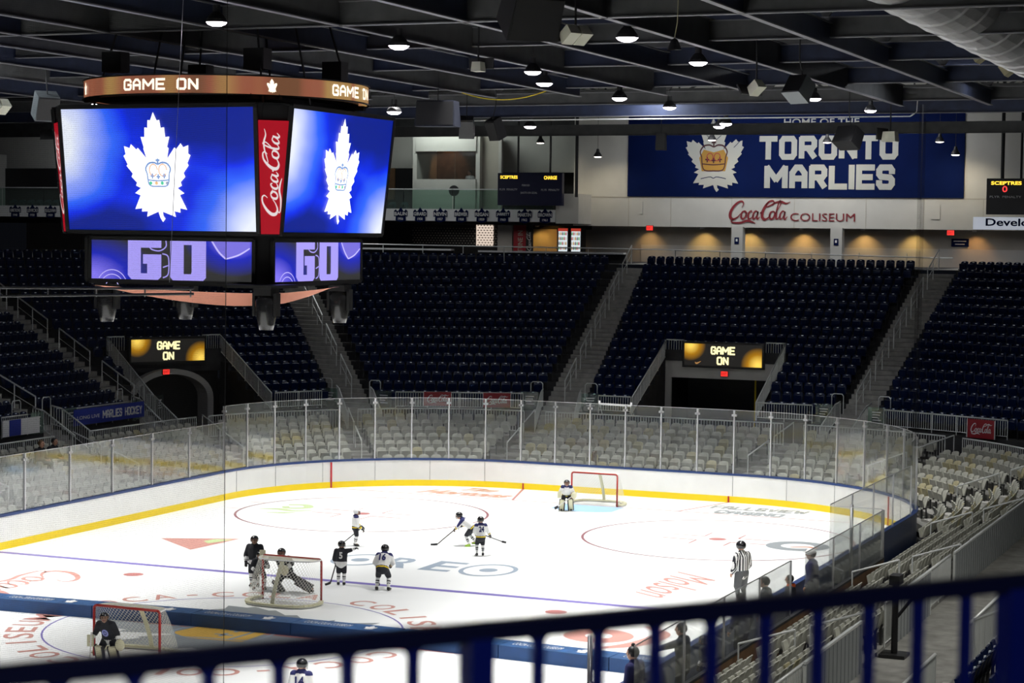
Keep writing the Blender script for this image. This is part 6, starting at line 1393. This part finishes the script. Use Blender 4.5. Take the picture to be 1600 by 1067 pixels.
# black camera stand on the right walkway
t = thing('camera_stand', 'black pedestal stand with a small camera head on the right walkway', 'camera stand', (17.75, -2.6, 1.42))
MB().tube((17.75, -2.6, 1.45), (17.75, -2.6, 2.95), .07, 12).build('column', M['black'], t); MB().box((17.75, -2.6, 1.46), (.55, .55, .07)).build('base', M['black'], t)
MB().box((17.75, -2.55, 3.05), (.22, .4, .2)).build('camera_head', M['black'], t)
MB().bar((17.75, -2.6, 2.2), (18.1, -2.3, 2.7), .05).build('brace', M['black'], t)
t = thing('white_bracket', 'bright white pipe bracket hanging on the railing left of the centre tunnel', 'bracket', (-4, 38.1, 2.3)); MB().path([(-3.8, 37.9, 3.06), (-3.8, 37.9, 2.92), (-2.35, 37.9, 2.9), (-2.35, 37.9, 3.04)], .045).build('pipe', led('bracket_white', (1, 1, 1), .7), t); MB().path([(-3.8, 37.9, 2.92), (-3.8, 38.3, 2.42)], .02).build('leg', M['rail'], t); MB().path([(-2.35, 37.9, 2.9), (-2.35, 38.3, 2.42)], .02).build('leg', M['rail'], t)  # pipe has its own glow to look brightly lit, it is no lamp
t = thing('usher_chair', 'small brown folding chair among the grey seats behind the far goal', 'chair', (-1.9, 32.1, .5)); MB().box((-1.6, 32.0, .95), (.45, .4, .05)).build('seat', M['brown'], t); MB().box((-1.85, 32.1, 1.25), (.06, .4, .5)).build('backrest', M['brown'], t)
for sx in (-1.78, -1.42):
    for sy in (31.85, 32.15): MB().bar((sx, sy, .5), (sx, sy, .95), .03).build('leg', M['brown'], t)

# ---------------------------------------------------------------- all the seats
def place(kind, lst, mesher, cat, group, n_ind=300):
    vis = []
    rest = []
    for s in lst:
        x, y, z = px(V(s[0]) + V((0, 0, .6)))
        inside = -20 < x < 1620 and -20 < y < 1075
        # the scoreboard, boards and near rail hide some
        hidden = (kind == 'navy' and 100 < x < 560 and y < 440) or (kind == 'grey' and x > 1000 and y > 1040)
        (vis if inside and not hidden else rest).append((z, s, inside))
    vis.sort(key=lambda q: q[0])
    top, more = vis[:n_ind], [v for v in vis[n_ind:]] + [r for r in rest if r[2]]
    for _, s, _i in top:
        me = mesher(s); o = link('folding_seat' if kind == 'navy' else 'stadium_seat', me, None, s[0]); o.rotation_euler = (0, 0, s[1]); tag(o, s[2], cat, group)
    mb = MB(); src = {}
    for _, s, _i in more:
        me = mesher(s)
        if me.name not in src: src[me.name] = ([tuple(v.co) for v in me.vertices], [tuple(p.vertices) for p in me.polygons], [p.material_index + (2 if me is seat_yel else 0) for p in me.polygons])
        vs, fs, ms = src[me.name]; c, sn = cos(s[1]), sin(s[1]); X, Y, Z = s[0]; n = len(mb.v)
        mb.v += [(X + x * c - y * sn, Y + x * sn + y * c, Z + z) for x, y, z in vs]; mb.f += [tuple(i + n for i in f) for f in fs]; mb.m += ms
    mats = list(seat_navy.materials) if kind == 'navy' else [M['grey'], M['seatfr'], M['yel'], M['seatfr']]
    o = mb.build('folding_seats' if kind == 'navy' else 'stadium_seats', mats); tag(o, 'many more %s seats filling the rest of the %s stand' % ('navy folding' if kind == 'navy' else 'pale grey folding', 'upper' if kind == 'navy' else 'lower'), cat, group, 'stuff')
occ = [V((-17.2, q.y, 0)), V((-17.2, q.y + .8, 0)), V((pp0.x, pp0.y, 0))]
for k_ in seats: seats[k_] = [s for s in seats[k_] if min((V((s[0][0], s[0][1], 0)) - o_).length for o_ in occ) > .5]
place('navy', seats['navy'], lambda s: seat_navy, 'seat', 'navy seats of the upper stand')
random.seed(3); yset = {id(s) for s in seats['grey'] if random.random() < (.16 if s[0][1] > 20 else .02)}
place('grey', seats['grey'], lambda s: seat_yel if id(s) in yset else seat_grey, 'seat', 'grey seats of the lower stand')

# ---------------------------------------------------------------- blurred blue railing right in front of the camera
p0, p1 = V((24.857, -42.602, 9.505)), V((26.076, -41.053, 9.502)); d = (p1 - p0).normalized(); e0, e1 = p0 - d * .7, p1 + d * .8
mb = MB(); mb.box((27.0, -44.2, 8.3), (7.5, 5.0, .3), X=d, Y=(-d.y, d.x, 0)); struct('floor_platform', mb, M['concd'])
t = thing('guard_rail', 'out of focus dark blue guard rail right in front of the camera', 'railing', (e0.x, e0.y, 8.45))
MB().bar(e0, e1, .035, .033).build('top_bar', M['railtop'], t); MB().bar(e0 - V((0, 0, .95)), e1 - V((0, 0, .95)), .03, .03).build('bottom_bar', M['railblue'], t)
L = (p1 - p0).length; sp_ = L / 16
for i in range(-5, 23):
    q = p0 + d * sp_ * i; wide = (i - 6) % 10 == 0
    MB().box(q - V((0, 0, .5 if not wide else .53)), (.047 if wide else .019, .047 if wide else .019, .97 if not wide else 1.04), X=d, Y=(-d.y, d.x, 0)).build('post' if wide else 'baluster', M['railblue'], t)
    if not wide:
        for s in (-1, 1): MB().quad(q + d * s * .0095 - V((0, 0, .014)), q + d * s * .026 - V((0, 0, .014)), q + d * s * .0095 - V((0, 0, .034))).build('weld_fillet', M['railblue'], t)
